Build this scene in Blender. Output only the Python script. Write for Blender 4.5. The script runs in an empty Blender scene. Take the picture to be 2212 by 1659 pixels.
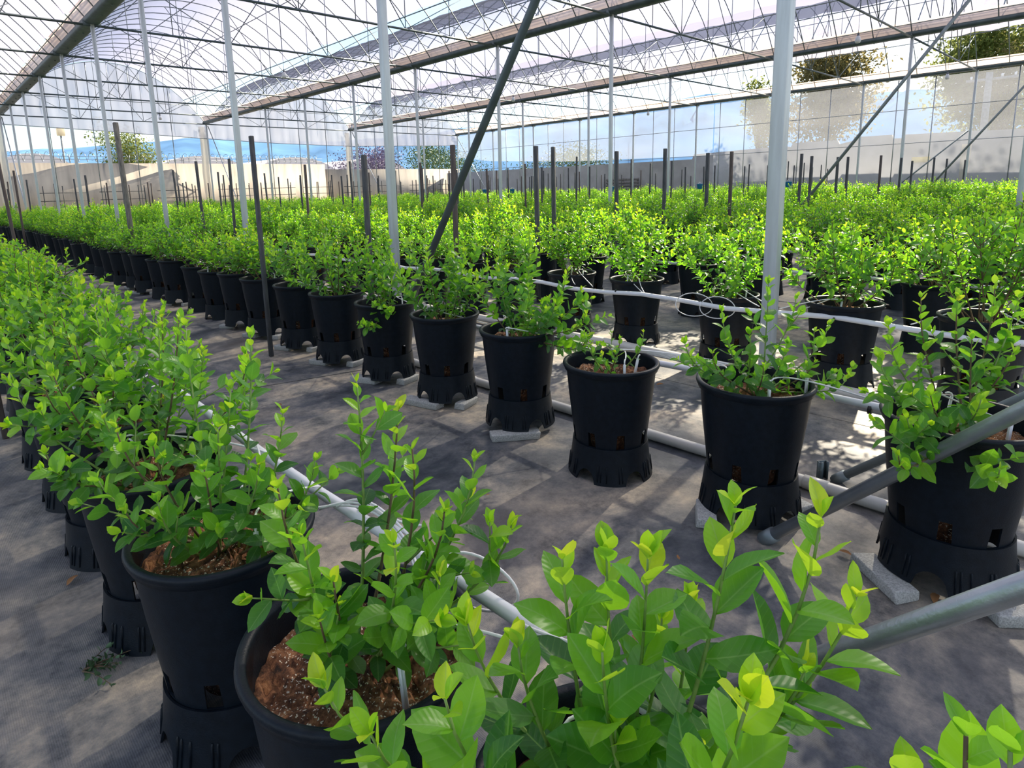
import bpy, bmesh, math, random
import numpy as np
from mathutils import Vector, Matrix

# ------------------------------------------------------------------ camera, world, sun, exposure
SC = bpy.context.scene
COL = SC.collection
R = math.radians
PI = math.pi

def setup_camera():
    f, al, pi_, ro = 1333.7, .7390, -.1788, -.0291          # focal length in pixels of a 2212 px wide frame, heading, pitch, roll
    ppx, ppy = 1040.4, 647.0                                # optical centre (the photograph is an off-centre crop)
    fw = Vector((math.sin(al)*math.cos(pi_), math.cos(al)*math.cos(pi_), math.sin(pi_)))
    r0 = Vector((math.cos(al), -math.sin(al), 0.)); u0 = r0.cross(fw)
    rt = r0*math.cos(ro) + u0*math.sin(ro); up = -r0*math.sin(ro) + u0*math.cos(ro)
    cd = bpy.data.cameras.new('camera'); co = bpy.data.objects.new('camera', cd); COL.objects.link(co)
    m = Matrix(((rt.x, up.x, -fw.x, 0), (rt.y, up.y, -fw.y, 0), (rt.z, up.z, -fw.z, 1.3736), (0, 0, 0, 1)))
    co.matrix_world = m
    cd.sensor_fit = 'HORIZONTAL'; cd.sensor_width = 36.0
    cd.lens = f/2212*36.0
    cd.shift_x = (1106-ppx)/2212; cd.shift_y = -(829.5-ppy)/2212
    cd.clip_start = .02; cd.clip_end = 5000
    SC.camera = co
setup_camera()

SUN_AZ = R(83.0)        # from +Y (along the rows) towards +X (across the spans)
SUN_EL = R(36.5)
def setup_light():
    w = bpy.data.worlds.new('sky'); SC.world = w; w.use_nodes = True
    nt = w.node_tree; nt.nodes.clear()
    out = nt.nodes.new('ShaderNodeOutputWorld'); bg = nt.nodes.new('ShaderNodeBackground')
    sky = nt.nodes.new('ShaderNodeTexSky'); sky.sky_type = 'NISHITA'; sky.sun_disc = False
    sky.sun_elevation = SUN_EL; sky.sun_rotation = SUN_AZ
    sky.air_density = 1.1; sky.dust_density = .7; sky.ozone_density = 2.0
    tc = nt.nodes.new('ShaderNodeTexCoord'); mp = nt.nodes.new('ShaderNodeMapping'); mp.inputs['Scale'].default_value = (1, 1, 3.0)
    nz = nt.nodes.new('ShaderNodeTexNoise'); nz.inputs['Scale'].default_value = 2.4; nz.inputs['Detail'].default_value = 7; nz.inputs['Roughness'].default_value = .58
    rp = nt.nodes.new('ShaderNodeValToRGB'); rp.color_ramp.elements[0].position = .42; rp.color_ramp.elements[1].position = .66
    mx = nt.nodes.new('ShaderNodeMixRGB'); mx.inputs[2].default_value = (6.0, 6.0, 6.2, 1)
    ml = nt.nodes.new('ShaderNodeMath'); ml.operation = 'MULTIPLY'; ml.inputs[1].default_value = .75
    L = nt.links.new
    L(tc.outputs['Generated'], mp.inputs[0]); L(mp.outputs[0], nz.inputs['Vector']); L(nz.outputs['Fac'], rp.inputs[0])
    L(rp.outputs[0], ml.inputs[0]); L(ml.outputs[0], mx.inputs[0]); L(sky.outputs[0], mx.inputs[1]); L(mx.outputs[0], bg.inputs[0]); L(bg.outputs[0], out.inputs[0])
    bg.inputs[1].default_value = .115
    sd = bpy.data.lights.new('sun', 'SUN'); sd.energy = 6.0; sd.angle = R(.9); sd.color = (1, .88, .68)
    so = bpy.data.objects.new('sun', sd); COL.objects.link(so)
    d = Vector((math.sin(SUN_AZ)*math.cos(SUN_EL), math.cos(SUN_AZ)*math.cos(SUN_EL), math.sin(SUN_EL)))
    so.rotation_euler = d.to_track_quat('Z', 'Y').to_euler(); so.location = d*60
setup_light()
SC.view_settings.view_transform = 'Standard'; SC.view_settings.look = 'None'
SC.view_settings.exposure = 1.1; SC.view_settings.gamma = 1.0; SC.view_settings.use_curve_mapping = False
SC.cycles.use_denoising = True
SC.cycles.max_bounces = 5; SC.cycles.diffuse_bounces = 3; SC.cycles.glossy_bounces = 2; SC.cycles.transmission_bounces = 4; SC.cycles.transparent_max_bounces = 8
SC.cycles.use_adaptive_sampling = True; SC.cycles.adaptive_threshold = .07
SC.cycles.sample_clamp_indirect = 6.0

rng = np.random.default_rng(7)
random.seed(7)

# ------------------------------------------------------------------ materials
MAT = {}
def new_mat(name):
    m = bpy.data.materials.new(name); m.use_nodes = True; m.node_tree.nodes.clear(); MAT[name] = m
    nt = m.node_tree; out = nt.nodes.new('ShaderNodeOutputMaterial')
    return m, nt, out
def N(nt, t, **kw):
    n = nt.nodes.new(t)
    for k, v in kw.items():
        if k in n.inputs: n.inputs[k].default_value = v
        else: setattr(n, k, v)
    return n
def ramp(nt, stops):
    r = nt.nodes.new('ShaderNodeValToRGB'); e = r.color_ramp.elements
    while len(e) < len(stops): e.new(.5)
    for q, (p, c) in zip(e, stops): q.position = p; q.color = (*c, 1) if len(c) == 3 else c
    return r
def simple(name, col, rough=.5, metal=0., noise=0., nscale=8., bump=0., bscale=60., spec=.5, stretch=None):
    m, nt, out = new_mat(name); L = nt.links.new
    b = N(nt, 'ShaderNodeBsdfPrincipled'); b.inputs['Roughness'].default_value = rough; b.inputs['Metallic'].default_value = metal
    b.inputs['Specular IOR Level'].default_value = spec
    b.inputs['Base Color'].default_value = (*col, 1)
    tc = N(nt, 'ShaderNodeTexCoord'); vec = tc.outputs['Object']
    if stretch:
        mp = N(nt, 'ShaderNodeMapping'); mp.inputs['Scale'].default_value = stretch; L(vec, mp.inputs[0]); vec = mp.outputs[0]
    if noise:
        nz = N(nt, 'ShaderNodeTexNoise'); nz.inputs['Scale'].default_value = nscale; nz.inputs['Detail'].default_value = 5
        c0 = tuple(max(0, c*(1-noise)) for c in col); c1 = tuple(min(1, c*(1+noise)) for c in col)
        rp = ramp(nt, [(.3, c0), (.7, c1)]); L(vec, nz.inputs['Vector']); L(nz.outputs['Fac'], rp.inputs[0]); L(rp.outputs[0], b.inputs['Base Color'])
    if bump:
        nb = N(nt, 'ShaderNodeTexNoise'); nb.inputs['Scale'].default_value = bscale; nb.inputs['Detail'].default_value = 3
        bp = N(nt, 'ShaderNodeBump'); bp.inputs['Strength'].default_value = bump; bp.inputs['Distance'].default_value = .01
        L(vec, nb.inputs['Vector']); L(nb.outputs['Fac'], bp.inputs['Height']); L(bp.outputs[0], b.inputs['Normal'])
    L(b.outputs[0], out.inputs[0]); return m

def leaf_mat(name, veins):
    m, nt, out = new_mat(name); L = nt.links.new
    at = N(nt, 'ShaderNodeAttribute', attribute_name='age')
    rp = ramp(nt, [(0., (.026, .120, .036)), (.30, (.080, .280, .032)), (.7, (.24, .55, .028)), (1., (.54, .72, .03))])
    L(at.outputs['Fac'], rp.inputs[0])
    geo = N(nt, 'ShaderNodeNewGeometry')
    under = N(nt, 'ShaderNodeMixRGB', blend_type='MIX'); under.inputs[0].default_value = .38; under.inputs[2].default_value = (.24, .38, .16, 1)
    L(rp.outputs[0], under.inputs[1])
    side = N(nt, 'ShaderNodeMixRGB'); L(geo.outputs['Backfacing'], side.inputs[0]); L(rp.outputs[0], side.inputs[1]); L(under.outputs[0], side.inputs[2])
    bs = N(nt, 'ShaderNodeBsdfPrincipled'); bs.inputs['Roughness'].default_value = .36; bs.inputs['Specular IOR Level'].default_value = .5
    L(side.outputs[0], bs.inputs['Base Color'])
    tr = N(nt, 'ShaderNodeBsdfTranslucent'); tcol = ramp(nt, [(0., (.18, .52, .02)), (.5, (.42, .85, .02)), (1., (.88, .98, .04))])
    L(at.outputs['Fac'], tcol.inputs[0]); L(tcol.outputs[0], tr.inputs[0])
    mx = N(nt, 'ShaderNodeMixShader'); mx.inputs[0].default_value = .52
    L(bs.outputs[0], mx.inputs[1]); L(tr.outputs[0], mx.inputs[2]); L(mx.outputs[0], out.inputs[0])
    if veins:
        uv = N(nt, 'ShaderNodeUVMap'); sp = N(nt, 'ShaderNodeSeparateXYZ'); L(uv.outputs[0], sp.inputs[0])
        ab = N(nt, 'ShaderNodeMath', operation='ABSOLUTE'); L(sp.outputs[0], ab.inputs[0])
        k = N(nt, 'ShaderNodeMath', operation='MULTIPLY'); k.inputs[1].default_value = -.9; L(ab.outputs[0], k.inputs[0])
        s = N(nt, 'ShaderNodeMath', operation='ADD'); L(sp.outputs[1], s.inputs[0]); L(k.outputs[0], s.inputs[1])
        q = N(nt, 'ShaderNodeMath', operation='MULTIPLY'); q.inputs[1].default_value = 48.; L(s.outputs[0], q.inputs[0])
        sn = N(nt, 'ShaderNodeMath', operation='SINE'); L(q.outputs[0], sn.inputs[0])
        bp = N(nt, 'ShaderNodeBump'); bp.inputs['Strength'].default_value = .07; bp.inputs['Distance'].default_value = .002
        L(sn.outputs[0], bp.inputs['Height']); L(bp.outputs[0], bs.inputs['Normal'])
        mr = N(nt, 'ShaderNodeMapRange'); mr.inputs['From Min'].default_value = .004; mr.inputs['From Max'].default_value = .016; mr.inputs['To Min'].default_value = .75; mr.inputs['To Max'].default_value = 0.; L(ab.outputs[0], mr.inputs[0])
        vr = N(nt, 'ShaderNodeMapRange'); vr.inputs['From Min'].default_value = .90; vr.inputs['From Max'].default_value = 1.; vr.inputs['To Min'].default_value = 0.; vr.inputs['To Max'].default_value = .28; L(sn.outputs[0], vr.inputs[0])
        mxx = N(nt, 'ShaderNodeMath', operation='MAXIMUM'); L(mr.outputs[0], mxx.inputs[0]); L(vr.outputs[0], mxx.inputs[1])
        vc = N(nt, 'ShaderNodeMixRGB'); vc.inputs[2].default_value = (.26, .45, .13, 1); L(mxx.outputs[0], vc.inputs[0]); L(side.outputs[0], vc.inputs[1]); L(vc.outputs[0], bs.inputs['Base Color'])
    return m

def film_mat(name, trans, tint, dif=(.85, .85, .86), dirt=(.6, .52, .4), dirt_amt=.12, gloss=.04, scale=.35, translucency=.8):
    """polythene film: part clear, part milky (scattering light through), with dust"""
    m, nt, out = new_mat(name); L = nt.links.new
    tp = N(nt, 'ShaderNodeBsdfTransparent'); tp.inputs[0].default_value = (*tint, 1)
    tl = N(nt, 'ShaderNodeBsdfTranslucent'); df = N(nt, 'ShaderNodeBsdfDiffuse')
    tc = N(nt, 'ShaderNodeTexCoord'); mp = N(nt, 'ShaderNodeMapping'); mp.inputs['Scale'].default_value = (1, .35, 1)
    L(tc.outputs['Object'], mp.inputs[0])
    nz = N(nt, 'ShaderNodeTexNoise'); nz.inputs['Scale'].default_value = scale; nz.inputs['Detail'].default_value = 6; L(mp.outputs[0], nz.inputs['Vector'])
    rp = ramp(nt, [(.42, dif), (.80, tuple(a*(1-dirt_amt)+b*dirt_amt for a, b in zip(dif, dirt)))]); L(nz.outputs['Fac'], rp.inputs[0])
    L(rp.outputs[0], tl.inputs[0]); L(rp.outputs[0], df.inputs[0])
    a = N(nt, 'ShaderNodeMixShader'); a.inputs[0].default_value = translucency; L(df.outputs[0], a.inputs[1]); L(tl.outputs[0], a.inputs[2])
    mr = N(nt, 'ShaderNodeMapRange'); mr.inputs['From Min'].default_value = .3; mr.inputs['From Max'].default_value = .7
    mr.inputs['To Min'].default_value = 1-trans-.06; mr.inputs['To Max'].default_value = 1-trans+.08; L(nz.outputs['Fac'], mr.inputs[0])
    b = N(nt, 'ShaderNodeMixShader'); L(mr.outputs[0], b.inputs[0]); L(tp.outputs[0], b.inputs[1]); L(a.outputs[0], b.inputs[2])
    g = N(nt, 'ShaderNodeBsdfGlossy'); g.inputs['Roughness'].default_value = .25
    c = N(nt, 'ShaderNodeMixShader'); c.inputs[0].default_value = gloss; L(b.outputs[0], c.inputs[1]); L(g.outputs[0], c.inputs[2])
    L(c.outputs[0], out.inputs[0]); return m

leaf_mat('leaf_hero', True); leaf_mat('leaf', False)
simple('stem', (.20, .30, .07), .5, noise=.3, nscale=30); simple('wood_stem', (.13, .085, .045), .7, noise=.35, nscale=40)
film_mat('roof_film', .21, (.91, .93, .99), (.31, .31, .43), dirt_amt=.25)
film_mat('gable_film', .14, (.93, .94, .98), (.74, .75, .84), dirt_amt=.15, scale=.6)
film_mat('side_film', .76, (.95, .96, .98), (.62, .65, .72), gloss=.06, scale=.5)
film_mat('strip_film', .06, (.9, .82, .75), (.60, .50, .46), dirt=(.45, .27, .12), dirt_amt=.6, scale=.9)
film_mat('curtain_film', .12, (.9, .88, .8), (.80, .74, .62), dirt_amt=.3)
simple('galv', (.36, .39, .42), .38, .75, noise=.12, nscale=14, bump=.08, bscale=120)
simple('galv_dull', (.22, .26, .28), .5, .55, noise=.15, nscale=10)
simple('galv_dark', (.10, .135, .15), .5, .4, noise=.2, nscale=6)
simple('column_paint', (.55, .60, .63), .42, .35, noise=.10, nscale=5, bump=.05, bscale=90, stretch=(6, 6, .6))
simple('pot_plastic', (.005, .009, .015), .45, noise=.25, nscale=40, bump=.10, bscale=260, spec=.22)
simple('pvc', (.62, .60, .56), .4, noise=.08, nscale=8); simple('pe_white', (.74, .75, .78), .35, noise=.05, nscale=10)
simple('tube_white', (.80, .80, .80), .35); simple('clip_black', (.012, .012, .014), .5)
simple('granite', (.42, .42, .40), .8, noise=.35, nscale=180, bump=.4, bscale=220)
simple('stake', (.062, .066, .070), .75, noise=.5, nscale=9, bump=.3, bscale=60, stretch=(5, 5, .7))
simple('stake_brown', (.085, .066, .058), .75, noise=.4, nscale=9, stretch=(5, 5, .7))
simple('stake_wood', (.17, .16, .14), .8, noise=.55, nscale=14, bump=.5, bscale=60, stretch=(7, 7, .6))
simple('bulb', (.75, .76, .80), .25); simple('bulb_socket', (.12, .13, .15), .5)
simple('dry_leaf', (.28, .13, .045), .8, noise=.3, nscale=60)
simple('concrete_grey', (.30, .30, .31), .9, noise=.15, nscale=1.2, bump=.15, bscale=30)
simple('hill_haze_blue', (.14, .27, .46), 1., noise=.25, nscale=.02, spec=0.)  # forested hills; blue of the distant haze is put into the base colour
simple('bark', (.10, .075, .05), .9, noise=.3, nscale=10)
def crown_mat(name, c, tc):
    m, nt, out = new_mat(name); d = N(nt, 'ShaderNodeBsdfDiffuse'); d.inputs[0].default_value = (*c, 1); t = N(nt, 'ShaderNodeBsdfTranslucent'); t.inputs[0].default_value = (*tc, 1)
    x = N(nt, 'ShaderNodeMixShader'); x.inputs[0].default_value = .5; nt.links.new(d.outputs[0], x.inputs[1]); nt.links.new(t.outputs[0], x.inputs[2]); nt.links.new(x.outputs[0], out.inputs[0])
crown_mat('tree_leaf', (.12, .17, .05), (.27, .30, .09)); crown_mat('tree_leaf_dark', (.11, .12, .06), (.30, .25, .10))
simple('shrub_leaf', (.10, .17, .05), .6, noise=.4, nscale=1.5); simple('shrub_purple', (.22, .17, .28), .6, noise=.4, nscale=1.5)
simple('wire', (.25, .27, .28), .4, .8); simple('pole', (.23, .25, .27), .8, noise=.2); simple('yellow_sign', (.62, .47, .08), .6)
simple('blue_plastic', (.02, .26, .55), .4); simple('yellow_tag', (.85, .68, .03), .5)
simple('timber', (.16, .15, .15), .8, noise=.3); simple('earth', (.17, .15, .10), 1., noise=.4, nscale=.3)
simple('tunnel_film', (.88, .80, .80), .6, noise=.10, nscale=.5)
simple('weed_green', (.07, .14, .06), .6, noise=.3, nscale=30)

def mat_floor():
    m, nt, out = new_mat('ground_sheet'); L = nt.links.new
    tc = N(nt, 'ShaderNodeTexCoord'); b = N(nt, 'ShaderNodeBsdfPrincipled')
    n1 = N(nt, 'ShaderNodeTexNoise'); n1.inputs['Scale'].default_value = 1.5; n1.inputs['Detail'].default_value = 7; n1.inputs['Roughness'].default_value = .62; n1.inputs['Distortion'].default_value = .5
    n2 = N(nt, 'ShaderNodeTexNoise'); n2.inputs['Scale'].default_value = 5.; n2.inputs['Detail'].default_value = 11; n2.inputs['Roughness'].default_value = .80
    n3 = N(nt, 'ShaderNodeTexNoise'); n3.inputs['Scale'].default_value = .7; n3.inputs['Detail'].default_value = 4
    for n in (n1, n2): L(tc.outputs['Object'], n.inputs['Vector'])
    mp = N(nt, 'ShaderNodeMapping'); mp.inputs['Location'].default_value = (5.3, 2.1, 0); L(tc.outputs['Object'], mp.inputs[0]); L(mp.outputs[0], n3.inputs['Vector'])
    base = ramp(nt, [(.34, (.028, .036, .050)), (.44, (.088, .095, .108)), (.53, (.20, .19, .175)), (.66, (.37, .315, .245))]); L(n1.outputs['Fac'], base.inputs[0])
    fine = ramp(nt, [(.34, (.06, .08, .12)), (.50, (.5, .5, .5)), (.64, (.90, .83, .74))]); L(n2.outputs['Fac'], fine.inputs[0])
    ov = N(nt, 'ShaderNodeMixRGB', blend_type='OVERLAY'); ov.inputs[0].default_value = .95; L(base.outputs[0], ov.inputs[1]); L(fine.outputs[0], ov.inputs[2])
    tan = ramp(nt, [(.52, (0, 0, 0)), (.72, (1, 1, 1))]); L(n3.outputs['Fac'], tan.inputs[0])
    tm = N(nt, 'ShaderNodeMath', operation='MULTIPLY'); tm.inputs[1].default_value = .45; L(tan.outputs[0], tm.inputs[0])
    mt = N(nt, 'ShaderNodeMixRGB'); mt.inputs[2].default_value = (.33, .26, .19, 1); L(tm.outputs[0], mt.inputs[0]); L(ov.outputs[0], mt.inputs[1])
    L(mt.outputs[0], b.inputs['Base Color'])
    rr = N(nt, 'ShaderNodeMapRange'); rr.inputs['To Min'].default_value = .42; rr.inputs['To Max'].default_value = .78; L(n1.outputs['Fac'], rr.inputs[0]); L(rr.outputs[0], b.inputs['Roughness'])
    w = N(nt, 'ShaderNodeTexWave'); w.inputs['Scale'].default_value = 60; w.inputs['Distortion'].default_value = 1.5; L(tc.outputs['Object'], w.inputs['Vector'])
    bp = N(nt, 'ShaderNodeBump'); bp.inputs['Strength'].default_value = .12; bp.inputs['Distance'].default_value = .004; L(w.outputs['Fac'], bp.inputs['Height'])
    b2 = N(nt, 'ShaderNodeBump'); b2.inputs['Strength'].default_value = .4; b2.inputs['Distance'].default_value = .008; L(n2.outputs['Fac'], b2.inputs['Height']); L(bp.outputs[0], b2.inputs['Normal'])
    L(b2.outputs[0], b.inputs['Normal']); L(b.outputs[0], out.inputs[0])
mat_floor()
def mat_substrate():
    m, nt, out = new_mat('substrate'); L = nt.links.new
    tc = N(nt, 'ShaderNodeTexCoord'); b = N(nt, 'ShaderNodeBsdfPrincipled'); b.inputs['Roughness'].default_value = .95
    n = N(nt, 'ShaderNodeTexNoise'); n.inputs['Scale'].default_value = 30; n.inputs['Detail'].default_value = 8; n.inputs['Roughness'].default_value = .75; L(tc.outputs['Object'], n.inputs['Vector'])
    rp = ramp(nt, [(.36, (.022, .010, .007)), (.48, (.14, .055, .026)), (.58, (.34, .15, .07)), (.70, (.50, .27, .14))]); L(n.outputs['Fac'], rp.inputs[0])
    nd = N(nt, 'ShaderNodeTexNoise'); nd.inputs['Scale'].default_value = 160; L(tc.outputs['Object'], nd.inputs['Vector'])
    va = N(nt, 'ShaderNodeVectorMath', operation='MULTIPLY_ADD'); va.inputs[1].default_value = (.012, .012, .012); L(nd.outputs['Color'], va.inputs[0]); L(tc.outputs['Object'], va.inputs[2])
    v = N(nt, 'ShaderNodeTexVoronoi'); v.inputs['Scale'].default_value = 130; L(va.outputs[0], v.inputs['Vector'])
    lt = N(nt, 'ShaderNodeMath', operation='LESS_THAN'); lt.inputs[1].default_value = .26; L(v.outputs['Distance'], lt.inputs[0])
    n4 = N(nt, 'ShaderNodeTexNoise'); n4.inputs['Scale'].default_value = 9; L(tc.outputs['Object'], n4.inputs['Vector'])
    gt = N(nt, 'ShaderNodeMath', operation='GREATER_THAN'); gt.inputs[1].default_value = .47; L(n4.outputs['Fac'], gt.inputs[0])
    mm = N(nt, 'ShaderNodeMath', operation='MULTIPLY'); L(lt.outputs[0], mm.inputs[0]); L(gt.outputs[0], mm.inputs[1])
    mx = N(nt, 'ShaderNodeMixRGB'); mx.inputs[2].default_value = (.78, .70, .58, 1); L(mm.outputs[0], mx.inputs[0]); L(rp.outputs[0], mx.inputs[1])
    L(mx.outputs[0], b.inputs['Base Color'])
    bp = N(nt, 'ShaderNodeBump'); bp.inputs['Strength'].default_value = .8; bp.inputs['Distance'].default_value = .01; L(n.outputs['Fac'], bp.inputs['Height']); L(bp.outputs[0], b.inputs['Normal'])
    L(b.outputs[0], out.inputs[0])
mat_substrate()
def mat_outer_wall():
    m, nt, out = new_mat('plaster'); L = nt.links.new
    tc = N(nt, 'ShaderNodeTexCoord'); b = N(nt, 'ShaderNodeBsdfPrincipled'); b.inputs['Roughness'].default_value = .9
    n = N(nt, 'ShaderNodeTexNoise'); n.inputs['Scale'].default_value = .9; n.inputs['Detail'].default_value = 6
    mp = N(nt, 'ShaderNodeMapping'); mp.inputs['Scale'].default_value = (2.2, 1, .35); L(tc.outputs['Object'], mp.inputs[0]); L(mp.outputs[0], n.inputs['Vector'])
    rp = ramp(nt, [(.30, (.30, .27, .24)), (.45, (.50, .45, .39)), (.7, (.62, .56, .48))]); L(n.outputs['Fac'], rp.inputs[0])
    sp = N(nt, 'ShaderNodeSeparateXYZ'); L(tc.outputs['Object'], sp.inputs[0])
    n2 = N(nt, 'ShaderNodeTexNoise'); n2.inputs['Scale'].default_value = 3; n2.inputs['Detail'].default_value = 5; L(mp.outputs[0], n2.inputs['Vector'])
    mr = N(nt, 'ShaderNodeMapRange'); mr.inputs['From Min'].default_value = 2.3; mr.inputs['From Max'].default_value = 3.4; L(sp.outputs[2], mr.inputs[0])
    mu = N(nt, 'ShaderNodeMath', operation='MULTIPLY'); L(mr.outputs[0], mu.inputs[0]); L(n2.outputs['Fac'], mu.inputs[1])
    mx = N(nt, 'ShaderNodeMixRGB'); mx.inputs[2].default_value = (.20, .18, .17, 1); L(mu.outputs[0], mx.inputs[0]); L(rp.outputs[0], mx.inputs[1])
    L(mx.outputs[0], b.inputs['Base Color']); L(b.outputs[0], out.inputs[0])
mat_outer_wall()

# ------------------------------------------------------------------ mesh helpers
def mesh_np(name, V, F, mats, attr=None, uv=None, smooth=True, mat_idx=None):
    """F: (n,3) or (n,4) int array, or list of such arrays"""
    me = bpy.data.meshes.new(name)
    Fs = F if isinstance(F, (list, tuple)) else [F]
    Fs = [np.asarray(f, dtype=np.int32) for f in Fs if len(f)]
    V = np.asarray(V, dtype=np.float32)
    loops = np.concatenate([f.ravel() for f in Fs]); tot = np.concatenate([np.full(len(f), f.shape[1], np.int32) for f in Fs])
    start = np.concatenate([[0], np.cumsum(tot)[:-1]]).astype(np.int32)
    me.vertices.add(len(V)); me.vertices.foreach_set('co', V.ravel())
    me.loops.add(len(loops)); me.loops.foreach_set('vertex_index', loops)
    me.polygons.add(len(tot)); me.polygons.foreach_set('loop_start', start); me.polygons.foreach_set('loop_total', tot)
    for m in (mats if isinstance(mats, (list, tuple)) else [mats]): me.materials.append(MAT[m])
    if mat_idx is not None: me.polygons.foreach_set('material_index', np.asarray(mat_idx, np.int32))
    me.update(calc_edges=True)
    if attr is not None:
        a = me.attributes.new('age', 'FLOAT', 'POINT'); a.data.foreach_set('value', np.asarray(attr, np.float32))
    if uv is not None:
        u = me.uv_layers.new(name='UVMap'); u.data.foreach_set('uv', np.asarray(uv, np.float32)[loops].ravel())
    if smooth: me.polygons.foreach_set('use_smooth', np.ones(len(tot), bool))
    me.validate(); return me
def link(name, data, parent=None, loc=None, mw=None):
    o = bpy.data.objects.new(name, data); COL.objects.link(o)
    if parent is not None: o.parent = parent
    if loc is not None: o.location = loc
    if mw is not None: o.matrix_basis = mw
    return o
def tag(o, label=None, cat=None, group=None, kind=None):
    if label: o['label'] = label
    if cat: o['category'] = cat
    if group: o['group'] = group
    if kind: o['kind'] = kind
    return o
def thing(name, label, cat, loc=(0, 0, 0), group=None, rz=0.):
    o = link(name, None, None, loc); o.rotation_euler = (0, 0, rz); o.empty_display_size = .05
    return tag(o, label, cat, group)
class MB:
    """collects shapes into one mesh"""
    def __init__(s): s.v = []; s.q = []; s.t = []; s.n = 0
    def add(s, V, Q=(), T=()):
        V = np.asarray(V, float).reshape(-1, 3); s.v.append(V)
        if len(Q): s.q.append(np.asarray(Q, int)+s.n)
        if len(T): s.t.append(np.asarray(T, int)+s.n)
        s.n += len(V); return s
    def box(s, x0, x1, y0, y1, z0, z1):
        V = [(x, y, z) for z in (z0, z1) for y in (y0, y1) for x in (x0, x1)]
        return s.add(V, [(0, 2, 3, 1), (4, 5, 7, 6), (0, 1, 5, 4), (2, 6, 7, 3), (0, 4, 6, 2), (1, 3, 7, 5)])
    def tube(s, P, r, n=8, cap=True):
        P = np.asarray(P, float); k = len(P); r = np.broadcast_to(np.asarray(r, float), (k,))
        T = np.gradient(P, axis=0); T /= np.linalg.norm(T, axis=1)[:, None]+1e-12
        ref = np.array([0, 0, 1.]) if abs(T[:, 2]).mean() < .9 else np.array([1., 0, 0])
        A = np.cross(T, ref); A /= np.linalg.norm(A, axis=1)[:, None]+1e-12; B = np.cross(T, A)
        th = np.arange(n)*2*PI/n
        V = P[:, None]+r[:, None, None]*(A[:, None]*np.cos(th)[None, :, None]+B[:, None]*np.sin(th)[None, :, None])
        Q = []
        for i in range(k-1):
            for j in range(n): Q.append((i*n+j, i*n+(j+1) % n, (i+1)*n+(j+1) % n, (i+1)*n+j))
        T_ = []
        if cap:
            for base, flip in ((0, 1), ((k-1)*n, 0)):
                for j in range(1, n-1): T_.append((base, base+j+flip, base+j+1-flip))
        return s.add(V.reshape(-1, 3), Q, T_)
    def lathe(s, prof, n=24):
        th = np.arange(n)*2*PI/n; k = len(prof)
        V = np.array([(r*math.cos(a), r*math.sin(a), z) for r, z in prof for a in th])
        Q = [(i*n+j, i*n+(j+1) % n, (i+1)*n+(j+1) % n, (i+1)*n+j) for i in range(k-1) for j in range(n)]
        return s.add(V, Q)
    def grid(s, V, nx, ny):
        Q = [(j*nx+i, j*nx+i+1, (j+1)*nx+i+1, (j+1)*nx+i) for j in range(ny-1) for i in range(nx-1)]
        return s.add(V, Q)
    def mesh(s, name, mat, smooth=False):
        F = []
        if s.q: F.append(np.concatenate(s.q))
        if s.t: F.append(np.concatenate(s.t))
        return mesh_np(name, np.concatenate(s.v), F, mat, smooth=smooth)
def smooth_angle(me, deg=35):
    bm = bmesh.new(); bm.from_mesh(me)
    for e in bm.edges:
        if len(e.link_faces) == 2 and e.calc_face_angle(0) > R(deg): e.smooth = False
    for f in bm.faces: f.smooth = True
    bm.normal_update(); bm.to_mesh(me); bm.free(); return me
def fix_normals(me):
    bm = bmesh.new(); bm.from_mesh(me); bmesh.ops.recalc_face_normals(bm, faces=bm.faces); bm.to_mesh(me); bm.free(); return me
def bevel_mesh(me, w, seg=2):
    bm = bmesh.new(); bm.from_mesh(me); bmesh.ops.bevel(bm, geom=list(bm.edges), offset=w, segments=seg, affect='EDGES', profile=.5)
    bmesh.ops.recalc_face_normals(bm, faces=bm.faces); bm.to_mesh(me); bm.free(); return me
ORD = ('first second third fourth fifth sixth seventh eighth ninth tenth eleventh twelfth thirteenth fourteenth fifteenth sixteenth '
       'seventeenth eighteenth nineteenth twentieth').split()
TENS = {2: 'twenty', 3: 'thirty', 4: 'forty', 5: 'fifty'}
TENTH = {2: 'twentieth', 3: 'thirtieth', 4: 'fortieth', 5: 'fiftieth'}
def ordinal(i):
    if i <= 20: return ORD[i-1]
    t, u = divmod(i, 10)
    return TENTH[t] if u == 0 else TENS[t]+'-'+ORD[u-1]
def bez(p0, p1, p2, p3, n=14):
    t = np.linspace(0, 1, n)[:, None]; p0, p1, p2, p3 = map(np.asarray, (p0, p1, p2, p3))
    return (1-t)**3*p0+3*(1-t)**2*t*p1+3*(1-t)*t*t*p2+t**3*p3

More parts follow.
